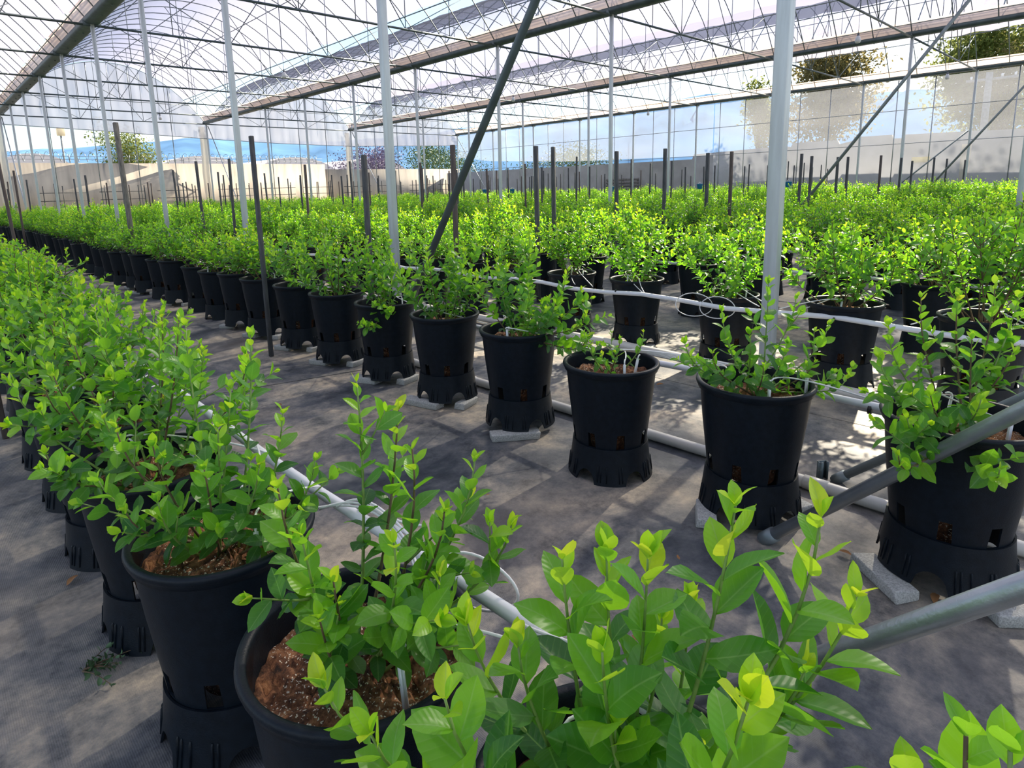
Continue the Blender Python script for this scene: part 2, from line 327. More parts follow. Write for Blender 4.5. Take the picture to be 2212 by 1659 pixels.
# ------------------------------------------------------------------ layout of the greenhouse
SPAN, BAY = 9.45, 4.0
GX = [-5.64, 3.8125, 13.262, 22.712, 32.161]           # gutter lines
Y0 = 17.557; KS = list(range(-6, 6)); YK = [Y0+BAY*k for k in KS]
Y_FRONT, Y_END = YK[0], YK[-1]
ZG, RISE = 5.41, 2.86
def arch_z(u): return ZG+RISE*(1-abs(u)**2.2)
def build_structure():
    # ---- floor
    fl = tag(link('floor', None), 'grey dusty ground sheet covering the greenhouse floor', kind='structure')
    base = MB().box(-16, 34, -9, 39, -.08, -.012).mesh('ground_bed', 'clip_black'); link('ground_bed', base, fl)
    a = -.26
    def sheet(poly, z):
        V = [(x, y, z) for x, y in poly]+[(x, y, z-.004) for x, y in poly]; n = len(poly)
        me = bpy.data.meshes.new('ground_sheet'); me.from_pydata(V, [], [list(range(n)), list(range(2*n-1, n-1, -1))]+[(i, n+i, n+(i+1) % n, (i+1) % n) for i in range(n)])
        me.materials.append(MAT['ground_sheet']); me.update(); link('ground_sheet', me, fl)
    yl = lambda x: 4.715+a*x
    g = .008
    sheet([(-16, -9), (3.77, -9), (3.77, yl(3.77)-g), (-16, yl(-16)-g)], 0.)
    sheet([(-16, yl(-16)+g), (3.77, yl(3.77)+g), (3.77, 39), (-16, 39)], 0.)
    for x0, x1 in ((3.77, 8.6), (8.6, 13.4), (13.4, 18.2), (18.2, 23.), (23., 27.8), (27.8, 34)):
        sheet([(x0+g, -9), (x1-g, -9), (x1-g, 39), (x0+g, 39)], 0.)
    # ---- roof
    ce = tag(link('ceiling', None), 'arched polythene film roof on a galvanised steel frame', kind='structure')
    U0, U1 = -1+2*1.33/SPAN, 1-2*1.11/SPAN                # film reaches from the left vent edge to the right vent edge
    US = 1-2*.29/SPAN
    nx, ny = 25, 4*(len(YK)-1)*2+1
    for s in range(4):
        xl = GX[s]; r2 = np.random.default_rng(20+s)
        us = np.linspace(U0, US if s == 0 else U1, nx); ys = np.linspace(Y_FRONT, Y_END, ny)
        V = []
        w1 = r2.normal(0, .012, (ny, nx))
        for j, y in enumerate(ys):
            sag = .0 if j % 2 == 0 else -.035
            for i, u in enumerate(us):
                e = .05*math.sin(y*1.9+s)+.04*math.sin(y*4.3) if i in (0, nx-1) else 0
                V.append((xl+(u+1)/2*SPAN+e, y, arch_z(u)+.035+sag+w1[j, i]))
        link('roof_film', MB().grid(V, nx, ny).mesh('roof_film', 'roof_film', True), ce)
        V = []
        for y in ys:
            for u in np.linspace(US, 1-.02, 3): V.append((xl+(u+1)/2*SPAN, y, arch_z(u)+.03))
        link('vent_strip', MB().grid(V, 3, ny).mesh('vent_strip', 'strip_film', True), ce)
        V = []
        for y in ys:
            for u in np.linspace(-1+.02, -1+2*.24/SPAN, 3): V.append((xl+(u+1)/2*SPAN, y, arch_z(u)+.03))
        link('vent_strip', MB().grid(V, 3, ny).mesh('vent_strip', 'strip_film', True), ce)
        # longitudinal bars
        for u, rr, mt in ((0, .016, 'galv_dull'), (-.42, .014, 'galv_dull'), (.42, .014, 'galv_dull'), (U0, .017, 'galv_dull'), (U1, .017, 'galv_dull'), (US, .014, 'galv_dull')):
            x, z = xl+(u+1)/2*SPAN, arch_z(u)-.035
            link('purlin', MB().tube([(x, Y_FRONT, z), (x, Y_END, z)], rr, 6).mesh('purlin', mt, True), ce)
    # arches: one mesh shared
    P = [((u+1)/2*SPAN, 0, arch_z(u)) for u in np.linspace(-1, 1, 29)]
    am = MB().tube(P, .0155, 6).mesh('arch', 'galv_dull', True)
    for s in range(4):
        for y in np.arange(Y_FRONT, Y_END+.01, 1.0): link('arch', am, ce, (GX[s], y, 0))
    # trusses: tie beam with hangers and web bars
    tie = MB().tube([(0, 0, ZG), (SPAN, 0, ZG)], .029, 8).mesh('tie_beam', 'galv_dark', True)
    X = lambda u: (u+1)/2*SPAN
    hang = {u: MB().tube([(X(u), 0, ZG), (X(u), 0, arch_z(u))], .011, 6).mesh('hanger', 'galv_dull', True) for u in (-.62, -.31, 0, .31, .62)}
    webs = [MB().tube([(X(a), 0, za), (X(b), 0, zb)], .012, 6).mesh('web_bar', 'galv_dull', True) for a, za, b, zb in
            ((-.78, arch_z(-.78), -.31, ZG), (-.31, ZG, .12, arch_z(.12)), (.31, ZG, -.12, arch_z(.12)), (.78, arch_z(.78), .31, ZG))]
    for s in range(4):
        for y in YK[1:]:
            t = link('tie_beam', tie, ce, (GX[s], y, 0))
            for h in hang.values(): link('hanger', h, t)
            for w in webs: link('web_bar', w, t)
    # gutters
    for g_, x in enumerate(GX):
        m = MB(); pr = [(-.17, .10), (-.16, .0), (-.11, -.03), (.11, -.03), (.16, .0), (.17, .10), (.145, .10), (.14, .03), (.08, -.01), (-.08, -.01), (-.14, .03), (-.145, .10)]
        n = len(pr); V = [(x+a, y, ZG+.05+b) for y in (Y_FRONT, Y_END) for a, b in pr]
        m.add(V, [(i, (i+1) % n, n+(i+1) % n, n+i) for i in range(n)])
        gu = link('gutter', m.mesh('gutter', 'galv_dark'), ce)
        m = MB()
        for y in YK: m.box(x-.19, x+.19, y-.03, y+.03, ZG-.02, ZG+.10)
        link('gutter_bracket', m.mesh('gutter_bracket', 'galv_dark'), gu)
    # ---- end wall
    wb = tag(link('wall_back', None), 'far gable wall of white film above an open band', kind='structure')
    edge = lambda x: np.interp(x, [3.8, 8.1, 13.2, 17.5, 22.6, 31, 32.2], [4.99, 4.84, 4.60, 4.45, 4.39, 4.62, 4.7])
    for s in range(1, 4):
        nx_, nz_ = 40, 9; V = []; r2 = np.random.default_rng(40+s)
        for j in range(nz_):
            for i in range(nx_):
                u = -1+2*i/(nx_-1); x = GX[s]+X(u); zb, zt = edge(x), arch_z(u)
                V.append((x, Y_END+.06+.02*math.sin(i*2.3+j*.4)+r2.normal(0, .007), zb+(zt-zb)*j/(nz_-1)))
        link('gable_film', MB().grid(V, nx_, nz_).mesh('gable_film', 'gable_film', True), wb)
        for i in range(1, 5):
            x = GX[s]+SPAN*i/5; u = -1+2*i/5
            link('upright', MB().tube([(x, Y_END, 0), (x, Y_END, arch_z(u))], .022, 6).mesh('upright', 'galv_dull', True), wb)
        for z in (6.4, 7.3):
            uu = ((ZG+RISE-z)/RISE)**(1/2.2); 
            link('rail', MB().tube([(GX[s]+X(-uu), Y_END, z), (GX[s]+X(uu), Y_END, z)], .018, 6).mesh('rail', 'galv_dull', True), wb)
        link('rail', MB().tube([(x, Y_END, edge(x)) for x in np.linspace(GX[s], GX[s+1], 9)], .018, 6).mesh('rail', 'galv_dull', True), wb)
    for x in GX[1:4]:
        V = [(x-.42+.40*i/3+.03*math.sin(j*1.7), Y_END+.10+.03*(i % 2), 5.3*j/6) for j in range(7) for i in range(4)]
        link('curtain_strip', MB().grid(V, 4, 7).mesh('curtain_strip', 'curtain_film', True), wb)
    # ---- right side wall
    wr = tag(link('wall_right', None), 'clear film side wall with rolled-up lower edge', kind='structure')
    def panel(y0, y1, zb, zt, n):
        V = []; r2 = np.random.default_rng(int(abs(y0)*10)+3)
        ny_ = max(2, int((y1-y0)*1.5))
        for j in range(n):
            for i in range(ny_):
                y = y0+(y1-y0)*i/(ny_-1); b = zb(y) if callable(zb) else zb
                V.append((GX[4]+.05+.012*math.sin(i*2.1)+r2.normal(0, .006), y, b+(zt-b)*j/(n-1)))
        return MB().grid(V, ny_, n).mesh('side_film', 'side_film', True)
    link('side_film', panel(16.6, Y_END, lambda y: float(np.interp(y, [16.6, 26, 34, 37.6], [2.74, 2.88, 3.3, 3.75])), 5.4, 6), wr)
    link('side_film', panel(Y_FRONT, 16.55, .25, 5.4, 8), wr)
    k = 0
    y = Y_FRONT
    while y < Y_END-.1:
        if k % 3: link('upright', MB().tube([(GX[4], y, 0), (GX[4], y, ZG)], .02, 6).mesh('upright', 'galv', True), wr)
        k += 1; y += BAY/3
    for z in (4.15, 2.74): link('rail', MB().tube([(GX[4], Y_FRONT, z), (GX[4], Y_END, z)], .016, 6).mesh('rail', 'galv', True), wr)
    return ce
build_structure()

# ------------------------------------------------------------------ columns and braces
def build_columns():
    cm = MB().box(-.039, .039, -.039, .039, 0, ZG+.03).mesh('column', 'column_paint')
    bevel_mesh(cm, .009, 2); smooth_angle(cm, 30)
    pm = MB().box(-.09, .09, -.09, .09, 0, .012).mesh('base_plate', 'galv')
    names = {1: 'nearest the camera', 2: 'under the second gutter', 3: 'under the third gutter', 4: 'along the film side wall'}
    for g in (1, 2, 3, 4):
        n = 0
        for k, y in zip(KS, YK):
            if k < -4: continue
            n += 1
            lab = f'grey galvanised square column, {ordinal(n)} from the camera in the line {names[g]}'
            if g == 1 and k == -4: lab = 'large grey square column rising beside the nearest potted shrub'
            t = thing('steel_column', lab, 'post', (GX[g], y, 0), f'greenhouse columns {names[g]}')
            link('shaft', cm, t); link('base_plate', pm, t)
    def brace(a, b, r, lab, mat='galv_dark'):
        t = MB(); a = np.array(a, float); b = np.array(b, float)
        o = thing('brace_pipe', lab, 'pipe', tuple(a), 'diagonal brace pipes')
        t.tube([(0, 0, 0), b-a], r, 12); link('pipe', fix_normals(t.mesh('pipe', mat, True)), o)
        d = (b-a)/np.linalg.norm(b-a)
        link('foot_clamp', MB().tube([d*.01, d*.07], r*1.25, 12).mesh('foot_clamp', 'galv_dull', True), o)
        return o
    brace((GX[1], 5.45, 0), (GX[1], 1.60, ZG), .036, 'thick dark diagonal brace leaning from the floor to the large near column', 'galv_dark')
    brace((GX[2], 5.5, 0), (GX[2], 1.6, ZG), .03, 'long dark diagonal brace crossing the upper right behind the large column', 'galv_dull')
    brace((GX[3], 5.5, 0), (GX[3], 1.6, ZG), .03, 'diagonal brace at the far right edge in front of the film wall', 'galv_dull')
    brace((GX[4]-.1, 8.9, 0), (GX[4]-.1, 5.6, 3.1), .03, 'short faint diagonal brace against the film side wall', 'galv_dull')
    for g, w in ((1, 'far left'), (2, 'second'), (3, 'third'), (4, 'far right')):
        brace((GX[g]+(.06 if g < 4 else -.12), Y_END-4.2, 0), (GX[g]+(.06 if g < 4 else -.12), Y_END-.08, ZG-.1), .024, f'thin diagonal brace beside the {w} column of the far end wall', 'galv')
    brace((1.115, .81, 0), (.86, -.42, 1.42), .0165, 'thick shiny galvanised pipe slanting through the lower right corner', 'galv')
    brace((2.25, .90, 0), (2.06, -.9, 1.86), .0225, 'grey pipe slanting in front of the nearest right-hand pot', 'galv')
    brace((2.96, .88, 0), (2.92, -1.2, 1.86), .019, 'thin grey pipe standing on the sunlit floor patch', 'galv_dull')
    brace((3.12, .66, 0), (3.05, -1.2, 1.72), .016, 'thin grey pipe mostly hidden behind the right-hand shrub', 'galv')
build_columns()

def build_stakes():
    def stake(x, y, h, w, lean, mat, lab, grp):
        me = MB().box(-w/2, w/2, -w/2, w/2, 0, h).mesh('stake', mat)
        V = np.array([v.co for v in me.vertices]); V[:, 0] += lean[0]*V[:, 2]; V[:, 1] += lean[1]*V[:, 2]
        me.vertices.foreach_set('co', V.astype(np.float32).ravel()); bevel_mesh(me, w*.12, 1)
        o = link('support_stake', me, None, (x, y, 0)); tag(o, lab, 'stake', grp)
    r2 = np.random.default_rng(3)
    stake(2.12, 5.03, 1.84, .034, (0, 0), 'stake', 'dark stake on bare floor in front of the pot row', 'support stakes')
    stake(2.34, 10.02, 2.42, .062, (-.015, 0), 'stake_wood', 'tall thick weathered wooden stake, the highest of the stakes', 'support stakes')
    stake(.235, 4.46, .62, .032, (-.02, 0), 'stake_brown', 'short brown stake at the left edge of the floor', 'support stakes')
    xs = [3.22, 4.22, 5.42, 6.02, 7.12, 8.3, 9.7, 10.6, 13.4, 13.95, 15.4, 16.3, 18.2, 20.2, 21.6, 24.2, 26, 28.5]
    for i, x in enumerate(xs):
        stake(x, 5.03+r2.normal(0, .05), 1.84+r2.normal(0, .05), .045 if i < 6 else .05, (r2.normal(0, .012), 0), 'stake_brown' if i in (1, 7, 12) else 'stake',
              f'dark upright stake, {ordinal(i+2)} from the left in the front line of stakes', 'support stakes')
    li = 1
    for yl, x0, st in ((10.4, 1.04, .93), (15.8, 1.62, 1.0), (21.2, 2.4, 1.0), (26.6, 2.5, 1.1), (32, 3.2, 1.2)):
        li += 1; n = 0; x = x0
        while x < 31:
            if abs(x-2.3) > .3 or yl > 11:
                n += 1
                stake(x+r2.normal(0, .1), yl+r2.normal(0, .12), 1.9+r2.normal(0, .08), .038, (r2.normal(0, .014), 0), 'stake_brown' if r2.random() < .2 else 'stake',
                      f'dark upright stake, {ordinal(n)} from the left in the {ordinal(li)} line of stakes', 'support stakes')
            x += st*(1+(.25 if n % 2 else -.2))
    # small trellis frames in front of the far wall
    fm = MB()
    for x in (-.8, 0, .75): fm.box(x-.018, x+.018, -.018, .018, 0, 2.05)
    fm2 = fm.mesh('trellis_post_set', 'stake'); bars = [MB().box(-1.05, 1.05, -.012, .012, z-.015, z+.015).mesh('crossbar', 'stake') for z in (1.33, 1.72)]
    pm = MB().box(-.018, .018, -.018, .018, 0, 2.05).mesh('trellis_post', 'stake')
    for i, x in enumerate((5.7, 8.3, 11., 14.2, 16.8, 19.4, 22.3, 25., 27.6, 30.2)):
        t = thing('trellis_frame', f'low stake frame with two crossbars before the far wall, {ordinal(i+1)} from the left', 'trellis', (x, 36.4, 0), 'trellis frames by the far wall')
        for dx in (-.8, 0, .75): link('trellis_post', pm, t, (dx, 0, 0))
        for b in bars: link('crossbar', b, t)
build_stakes()

def build_lamps():
    cord = MB().tube([(0, 0, .17), (0, 0, ZG-4.72)], .005, 5).mesh('cord', 'clip_black')
    sock = MB().lathe([(.001, .185), (.02, .18), (.032, .10), (.034, .085), (.001, .085)], 12).mesh('socket', 'bulb_socket', True)
    bulb = MB().lathe([(.001, -.075), (.05, -.065), (.068, -.02), (.066, .02), (.045, .075), (.034, .10), (.001, .10)], 16).mesh('bulb', 'bulb', True)
    for x, y, lab in ((8.54, Y0, 'unlit hanging bulb under the middle of the nearest roof span'), (8.54, Y0+12, 'unlit hanging bulb near the far end wall on the left'),
                      (17.98, Y0-12, 'large unlit hanging bulb at upper right below the second roof span'), (17.98, Y0, 'unlit hanging bulb beside the thick dark brace'),
                      (17.98, Y0+12, 'tiny unlit hanging bulb near the far wall below the second span'), (27.43, Y0, 'unlit hanging bulb in front of the film side wall centre'),
                      (27.43, Y0-12, 'unlit hanging bulb below the side gutter at far right'), (27.43, Y0+12, 'tiny unlit hanging bulb near the far corner below the third span')):
        t = thing('hanging_bulb', lab, 'lamp', (x, y, 4.72), 'hanging bulbs')
        for n, m in (('cord', cord), ('socket', sock), ('bulb', bulb)): link(n, m, t)
build_lamps()

# ------------------------------------------------------------------ leaves and plants
def leaf_proto(nc, nr, fold, curl, wave, seed):
    """nc columns across (odd), nr rows along; leaf along +Y from 0 to 1, upper side +Z"""
    r2 = np.random.default_rng(seed); ph = r2.random()*6
    V = []; UV = []
    ts = np.linspace(0, 1, nr)
    for t in ts:
        hw = .245*math.sin(PI*min(1, max(0, t))**.92)**.75+.008 if 0 < t < 1 else (.012 if t == 0 else .002)
        for i in range(nc):
            s = -1+2*i/(nc-1)
            x = s*hw
            z = abs(x)*fold-curl*t*t+.25*curl*t+wave*math.sin(t*9+ph+(0 if s > 0 else 2))*abs(s)
            V.append((x, t, z)); UV.append((x, t))
    Q = [(j*nc+i, j*nc+i+1, (j+1)*nc+i+1, (j+1)*nc+i) for j in range(nr-1) for i in range(nc-1)]
    return np.array(V), np.array(Q), np.array(UV)
HI = [leaf_proto(5, 7, .35, .18, .012, 1), leaf_proto(5, 7, .22, .34, .02, 2), leaf_proto(5, 7, .5, .05, .01, 3), leaf_proto(5, 7, .15, -.12, .018, 4)]
MID = [leaf_proto(3, 5, .35, .18, 0, 1), leaf_proto(3, 5, .2, .32, 0, 2), leaf_proto(3, 5, .45, .0, 0, 3)]
LOW = [(np.array([(0, 0, 0), (-.23, .5, .05), (0, .52, -.02), (.23, .5, .05), (0, 1, -.08)]), np.array([(0, 2, 1), (0, 3, 2), (1, 2, 4), (2, 3, 4)]), None)]
AGES = (0., .22, .45, .7, .95)
LEAFMESH = {}
for si, (V, Q, UV) in enumerate(HI):
    for ai, a in enumerate(AGES):
        LEAFMESH[si, ai] = mesh_np('leaf', V, Q, 'leaf_hero', attr=np.full(len(V), a), uv=UV)

def norm(v): return v/(np.linalg.norm(v)+1e-12)
class Plant:
    def __init__(s): s.stems = []; s.leaves = []       # stems: (points, r0, r1); leaves: (stem index, pos, dir, nrm, length, age)
def shoot(pl, P, r0, r1, leaf_len, step, start, rg, young=.5, spread=1.0):
    """a stem along polyline P with alternate leaves from fraction `start` to the tip"""
    P = np.asarray(P); pl.stems.append((P, r0, r1)); si = len(pl.stems)-1
    seg = np.linalg.norm(np.diff(P, axis=0), axis=1); S = np.concatenate([[0], np.cumsum(seg)]); Lt = S[-1]
    d = start*Lt; phi = rg.random()*6.28
    while d < Lt:
        t = d/Lt; tt = (t-start)/(1-start+1e-9)
        p = np.array([np.interp(d, S, P[:, k]) for k in range(3)]); q = np.array([np.interp(min(Lt, d+.01), S, P[:, k]) for k in range(3)]); q0 = np.array([np.interp(max(0, d-.01), S, P[:, k]) for k in range(3)])
        ax = norm(q-q0); e1 = norm(np.cross(ax, [0.3, .2, 1.0] if abs(ax[2]) < .9 else [1., 0, 0])); e2 = np.cross(ax, e1)
        out = e1*math.cos(phi)+e2*math.sin(phi)
        ang = (R(72)-R(38)*tt**1.3)*spread+rg.normal(0, .16)
        dr = ax*math.cos(ang)+out*math.sin(ang); dr[2] += rg.normal(.03, .10); dr = norm(dr)
        nr = norm(ax-dr*np.dot(ax, dr)+rg.normal(0, .22, 3)); nr[2] += .35; nr = norm(nr-dr*np.dot(nr, dr))
        prof = (.55+.45*math.sin(PI*min(1, .15+.75*tt)))*(1-.42*max(0, tt-.72)/.28)
        ln = leaf_len*prof*rg.uniform(.8, 1.15)
        age = np.clip(.13+rg.normal(0, .13)+young*(max(0, tt-.30)/.70)**1.6*1.05, 0, 1)
        pl.leaves.append((si, p, dr, nr, ln, age))
        phi += 2.399+rg.normal(0, .25); d += step*(1-.45*max(0, tt-.6))*rg.uniform(.8, 1.2)
    ax = norm(P[-1]-P[-2])                              # terminal leaves
    for j in range(int(rg.integers(2, 5))):
        a = phi+j*2.2+rg.normal(0, .3); e1 = norm(np.cross(ax, [1., .3, .1])); e2 = np.cross(ax, e1); out = e1*math.cos(a)+e2*math.sin(a)
        dr = norm(ax*.9+out*rg.uniform(.15, .75)); nr = norm(ax-dr*np.dot(ax, dr)+rg.normal(0, .1, 3)); nr = norm(nr-dr*np.dot(nr, dr))
        pl.leaves.append((si, P[-1], dr, nr, leaf_len*rg.uniform(.28, .58), np.clip(.30+young*rg.uniform(.5, 1.1), 0, 1)))
def curve_to(base, tip, rg, bow=.3):
    base, tip = np.asarray(base, float), np.asarray(tip, float); d = tip-base; L = np.linalg.norm(d)
    up = np.array([0, 0, 1.])
    c1 = base+d*.33+np.array([d[0], d[1], 0])*.22*bow*2+rg.normal(0, .02*L, 3); c2 = tip-up*.30*L*.8-d*.08+rg.normal(0, .02*L, 3)
    return bez(base, c1, c2, tip, 9)
def bush(rg, tips=None, n_main=9, height=.5, spread=.28, leaf=.05, step=.026, side=3, young=.5, start=.28):
    pl = Plant()
    if tips is None:
        tips = []
        for i in range(n_main):
            a = i*2.399+rg.normal(0, .3); rr = spread*math.sqrt((i+.5)/n_main)*rg.uniform(.8, 1.15)
            tips.append((rr*math.cos(a), rr*math.sin(a), height*(1-.42*(rr/spread)**2)*rg.uniform(.82, 1.1)))
    for t in tips:
        t = np.asarray(t, float); b = np.array([t[0]*.12+rg.normal(0, .02), t[1]*.12+rg.normal(0, .02), 0.]); P = curve_to(b, t, rg)
        Lt = np.linalg.norm(t-b)
        shoot(pl, P, .0042, .0016, leaf, step, start, rg, young)
        for k in range(side):
            f = rg.uniform(.30, .80); i0 = f*(len(P)-1); i = int(i0); p = P[i]+(P[i+1]-P[i])*(i0-i)
            a = rg.random()*6.28; l = Lt*rg.uniform(.25, .5)*(1.15-f*.5)
            q = p+np.array([math.cos(a)*l*.55+t[0]*.25, math.sin(a)*l*.55+t[1]*.25, l*rg.uniform(.35, .85)])
            shoot(pl, bez(p, p+(q-p)*.35+np.array([0, 0, -.01]), p+(q-p)*.75, q, 6), .0026, .0011, leaf*.92, step, .22, rg, young)
    return pl
def leaf_basis(dr, nr):
    x = np.cross(dr, nr); return np.stack([x, dr, nr], 1)
def foliage_arrays(pl, protos, rg, keep=1.0, scale=1.0):
    VV, QQ, AA = [], [], []; n = 0
    for (si, p, dr, nr, ln, age) in pl.leaves:
        if keep < 1 and rg.random() > keep: continue
        V, Q, _ = protos[rg.integers(len(protos))]
        M = leaf_basis(dr, nr)*(ln*scale)
        VV.append(V@M.T+p); QQ.append(Q+n); AA.append(np.full(len(V), age)); n += len(V)
    return np.concatenate(VV), np.concatenate(QQ), np.concatenate(AA)
def stems_mb(pl, n=5):
    m = MB()
    for P, r0, r1 in pl.stems: m.tube(P, np.linspace(r0, r1, len(P)), n, cap=False)
    return m

# ---- pot meshes (origin on the ground in the middle of the pot)
RIM_Z = .548; SOIL_Z = .485
def make_pot_meshes():
    NS = 80; th = np.arange(NS)*2*PI/NS
    bm = bmesh.new()                                    # tapered wall with a ring of slots
    rows = [(.168, .145), (.1705, .168), (.179, .240), (.196, .38), (.211, .535)]
    vs = []
    for ri, (r, z) in enumerate(rows):
        row = []
        for j, a in enumerate(th):
            da = 0.
            if ri == 2 and j % 10 in (0, 3): da = (.02 if j % 10 == 0 else -.02)
            row.append(bm.verts.new((r*math.cos(a+da), r*math.sin(a+da), z)))
        vs.append(row)
    for ri in range(len(rows)-1):
        for j in range(NS):
            if ri == 1 and j % 10 in (0, 1, 2): continue
            bm.faces.new((vs[ri][j], vs[ri][(j+1) % NS], vs[ri+1][(j+1) % NS], vs[ri+1][j]))
    bmesh.ops.recalc_face_normals(bm, faces=bm.faces)
    bmesh.ops.solidify(bm, geom=bm.faces[:], thickness=.006)
    me = bpy.data.meshes.new('pot'); bm.to_mesh(me); bm.free(); me.materials.append(MAT['pot_plastic']); smooth_angle(me, 40)
    rim = MB().lathe([(.204, .520), (.2115, .512), (.2175, .514), (.2185, .522), (.2235, .528), (.2265, .538), (.2245, .546), (.217, .5485), (.208, .546), (.204, .538), (.204, .520)], 64).mesh('rim', 'pot_plastic', True)
    fix_normals(rim)
    NS = 120; th = np.arange(NS)*2*PI/NS
    bm = bmesh.new()                                    # flared base ring with arched openings
    vs = []
    for ri, f in enumerate((0, .35, .7, 1.0)):
        row = []
        for j, a in enumerate(th):
            o = (j % 24)-12; zb = .062*math.sqrt(max(0., 1-(abs(o)/4.9)**2))
            z = zb+(.168-zb)*f; r = .202-.024*(z/.168)**.7
            row.append(bm.verts.new((r*math.cos(a), r*math.sin(a), z)))
        vs.append(row)
    for ri in range(3):
        for j in range(NS): bm.faces.new((vs[ri][j], vs[ri][(j+1) % NS], vs[ri+1][(j+1) % NS], vs[ri+1][j]))
    bmesh.ops.recalc_face_normals(bm, faces=bm.faces); bmesh.ops.solidify(bm, geom=bm.faces[:], thickness=.006)
    ring = bpy.data.meshes.new('base_ring'); bm.to_mesh(ring); bm.free()
    ring.materials.append(MAT['pot_plastic']); smooth_angle(ring, 40)
    rb = MB()
    for k in range(5):
        for q in (-7.8, -6.4, 6.4, 7.8, 10.5):
            a = (k*24+12+q)*2*PI/NS; c, s = math.cos(a), math.sin(a); w = .0022
            pts = []
            for r, z in ((.197, .015), (.2015, .015), (.1925, .085), (.188, .090)):
                for sg in (-1, 1): pts.append((r*c-sg*w*s, r*s+sg*w*c, z))
            rb.add(pts, [(0, 2, 3, 1), (2, 4, 5, 3), (4, 6, 7, 5), (0, 6, 4, 2), (1, 3, 5, 7)])
    ribs = rb.mesh('rib', 'pot_plastic')
    fix_normals(ribs)
    r2 = np.random.default_rng(5)                       # coir plug and its lumpy top
    pr = [(.001, .13), (.09, .13), (.10, .2), (.14, .30), (.195, .42), (.200, SOIL_Z-.012)]
    m = MB().lathe(pr, 72)
    rad = [.2, .192, .18, .168, .155, .142, .128, .114, .10, .085, .07, .055, .04, .02, .001]; V = []
    for r in rad:
        for j in range(72):
            a = j*2*PI/72; V.append((r*math.cos(a), r*math.sin(a), SOIL_Z-.012*(r/.2)**2+.010*math.sin(3*a+20*r)*(r < .19)*(r > .01)+.006*math.sin(7*a+60*r)*(r < .19)*(r > .03)+r2.normal(0, .0048)*(r > .01)))
    m.add(V, [(i*72+j, i*72+(j+1) % 72, (i+1)*72+(j+1) % 72, (i+1)*72+j) for i in range(len(rad)-1) for j in range(72)])
    soil = m.mesh('substrate', 'substrate', True)
    fix_normals(soil)
    return me, rim, ring, ribs, soil
POT, RIM, RING, RIBS, SOIL = make_pot_meshes()
def low_pot(n=12):
    m = MB().lathe([(.205, .0), (.18, .16), (.172, .165), (.213, .535), (.227, .54), (.215, .549), (.203, .54), (.198, SOIL_Z)], n)
    V = [(.198*math.cos(j*2*PI/n), .198*math.sin(j*2*PI/n), SOIL_Z) for j in range(n)]+[(0, 0, SOIL_Z+.01)]
    return m, V, [(j, (j+1) % n, n) for j in range(n)]

PLANT_NO = [0]
def potted(name, label, loc, group, rz=0., full=True):
    t = thing(name, label, 'potted plant', loc, group, rz)
    p = link('pot', POT, t); link('rim', RIM, p)
    rg_ = link('base_ring', RING, t)
    if full: link('ribs', RIBS, rg_)['kind'] = 'stuff'
    link('substrate', SOIL, t)
    return t
def plant_parts_hero(t, pl, rg):
    """every shoot a part, every leaf a sub-part"""
    order = sorted(range(len(pl.leaves)), key=lambda i: -pl.leaves[i][4]); big = set(order[:300]); rest = [pl.leaves[i] for i in order[300:]]
    if rest:
        q = Plant(); q.leaves = rest; V, Q, A = foliage_arrays(q, HI, rg); o = link('foliage', mesh_np('foliage', V, Q, 'leaf', attr=A), t, (0, 0, SOIL_Z-.005)); o['kind'] = 'stuff'
    ln0 = max(l[4] for l in pl.leaves)
    for si, (P, r0, r1) in enumerate(pl.stems):
        st = link('stem', MB().tube(P, np.linspace(r0, r1, len(P)), 6).mesh('stem', 'wood_stem' if r0 > .004 and rg.random() < (.0 if ln0 > .08 else .35) else 'stem', True), t, (0, 0, SOIL_Z-.005))
        for li, (i, p, dr, nr, ln, age) in enumerate(pl.leaves):
            if i != si or li not in big: continue
            ai = int(np.argmin([abs(age+rg.normal(0, .06)-a) for a in AGES])); sh = int(rg.integers(4))
            M = leaf_basis(dr, nr)*np.array([ln*rg.uniform(1.0, 1.35), ln, ln])[None, :]
            mw = Matrix([list(M[0])+[p[0]], list(M[1])+[p[1]], list(M[2])+[p[2]], [0, 0, 0, 1]])
            link('leaf', LEAFMESH[sh, ai], st, mw=mw)

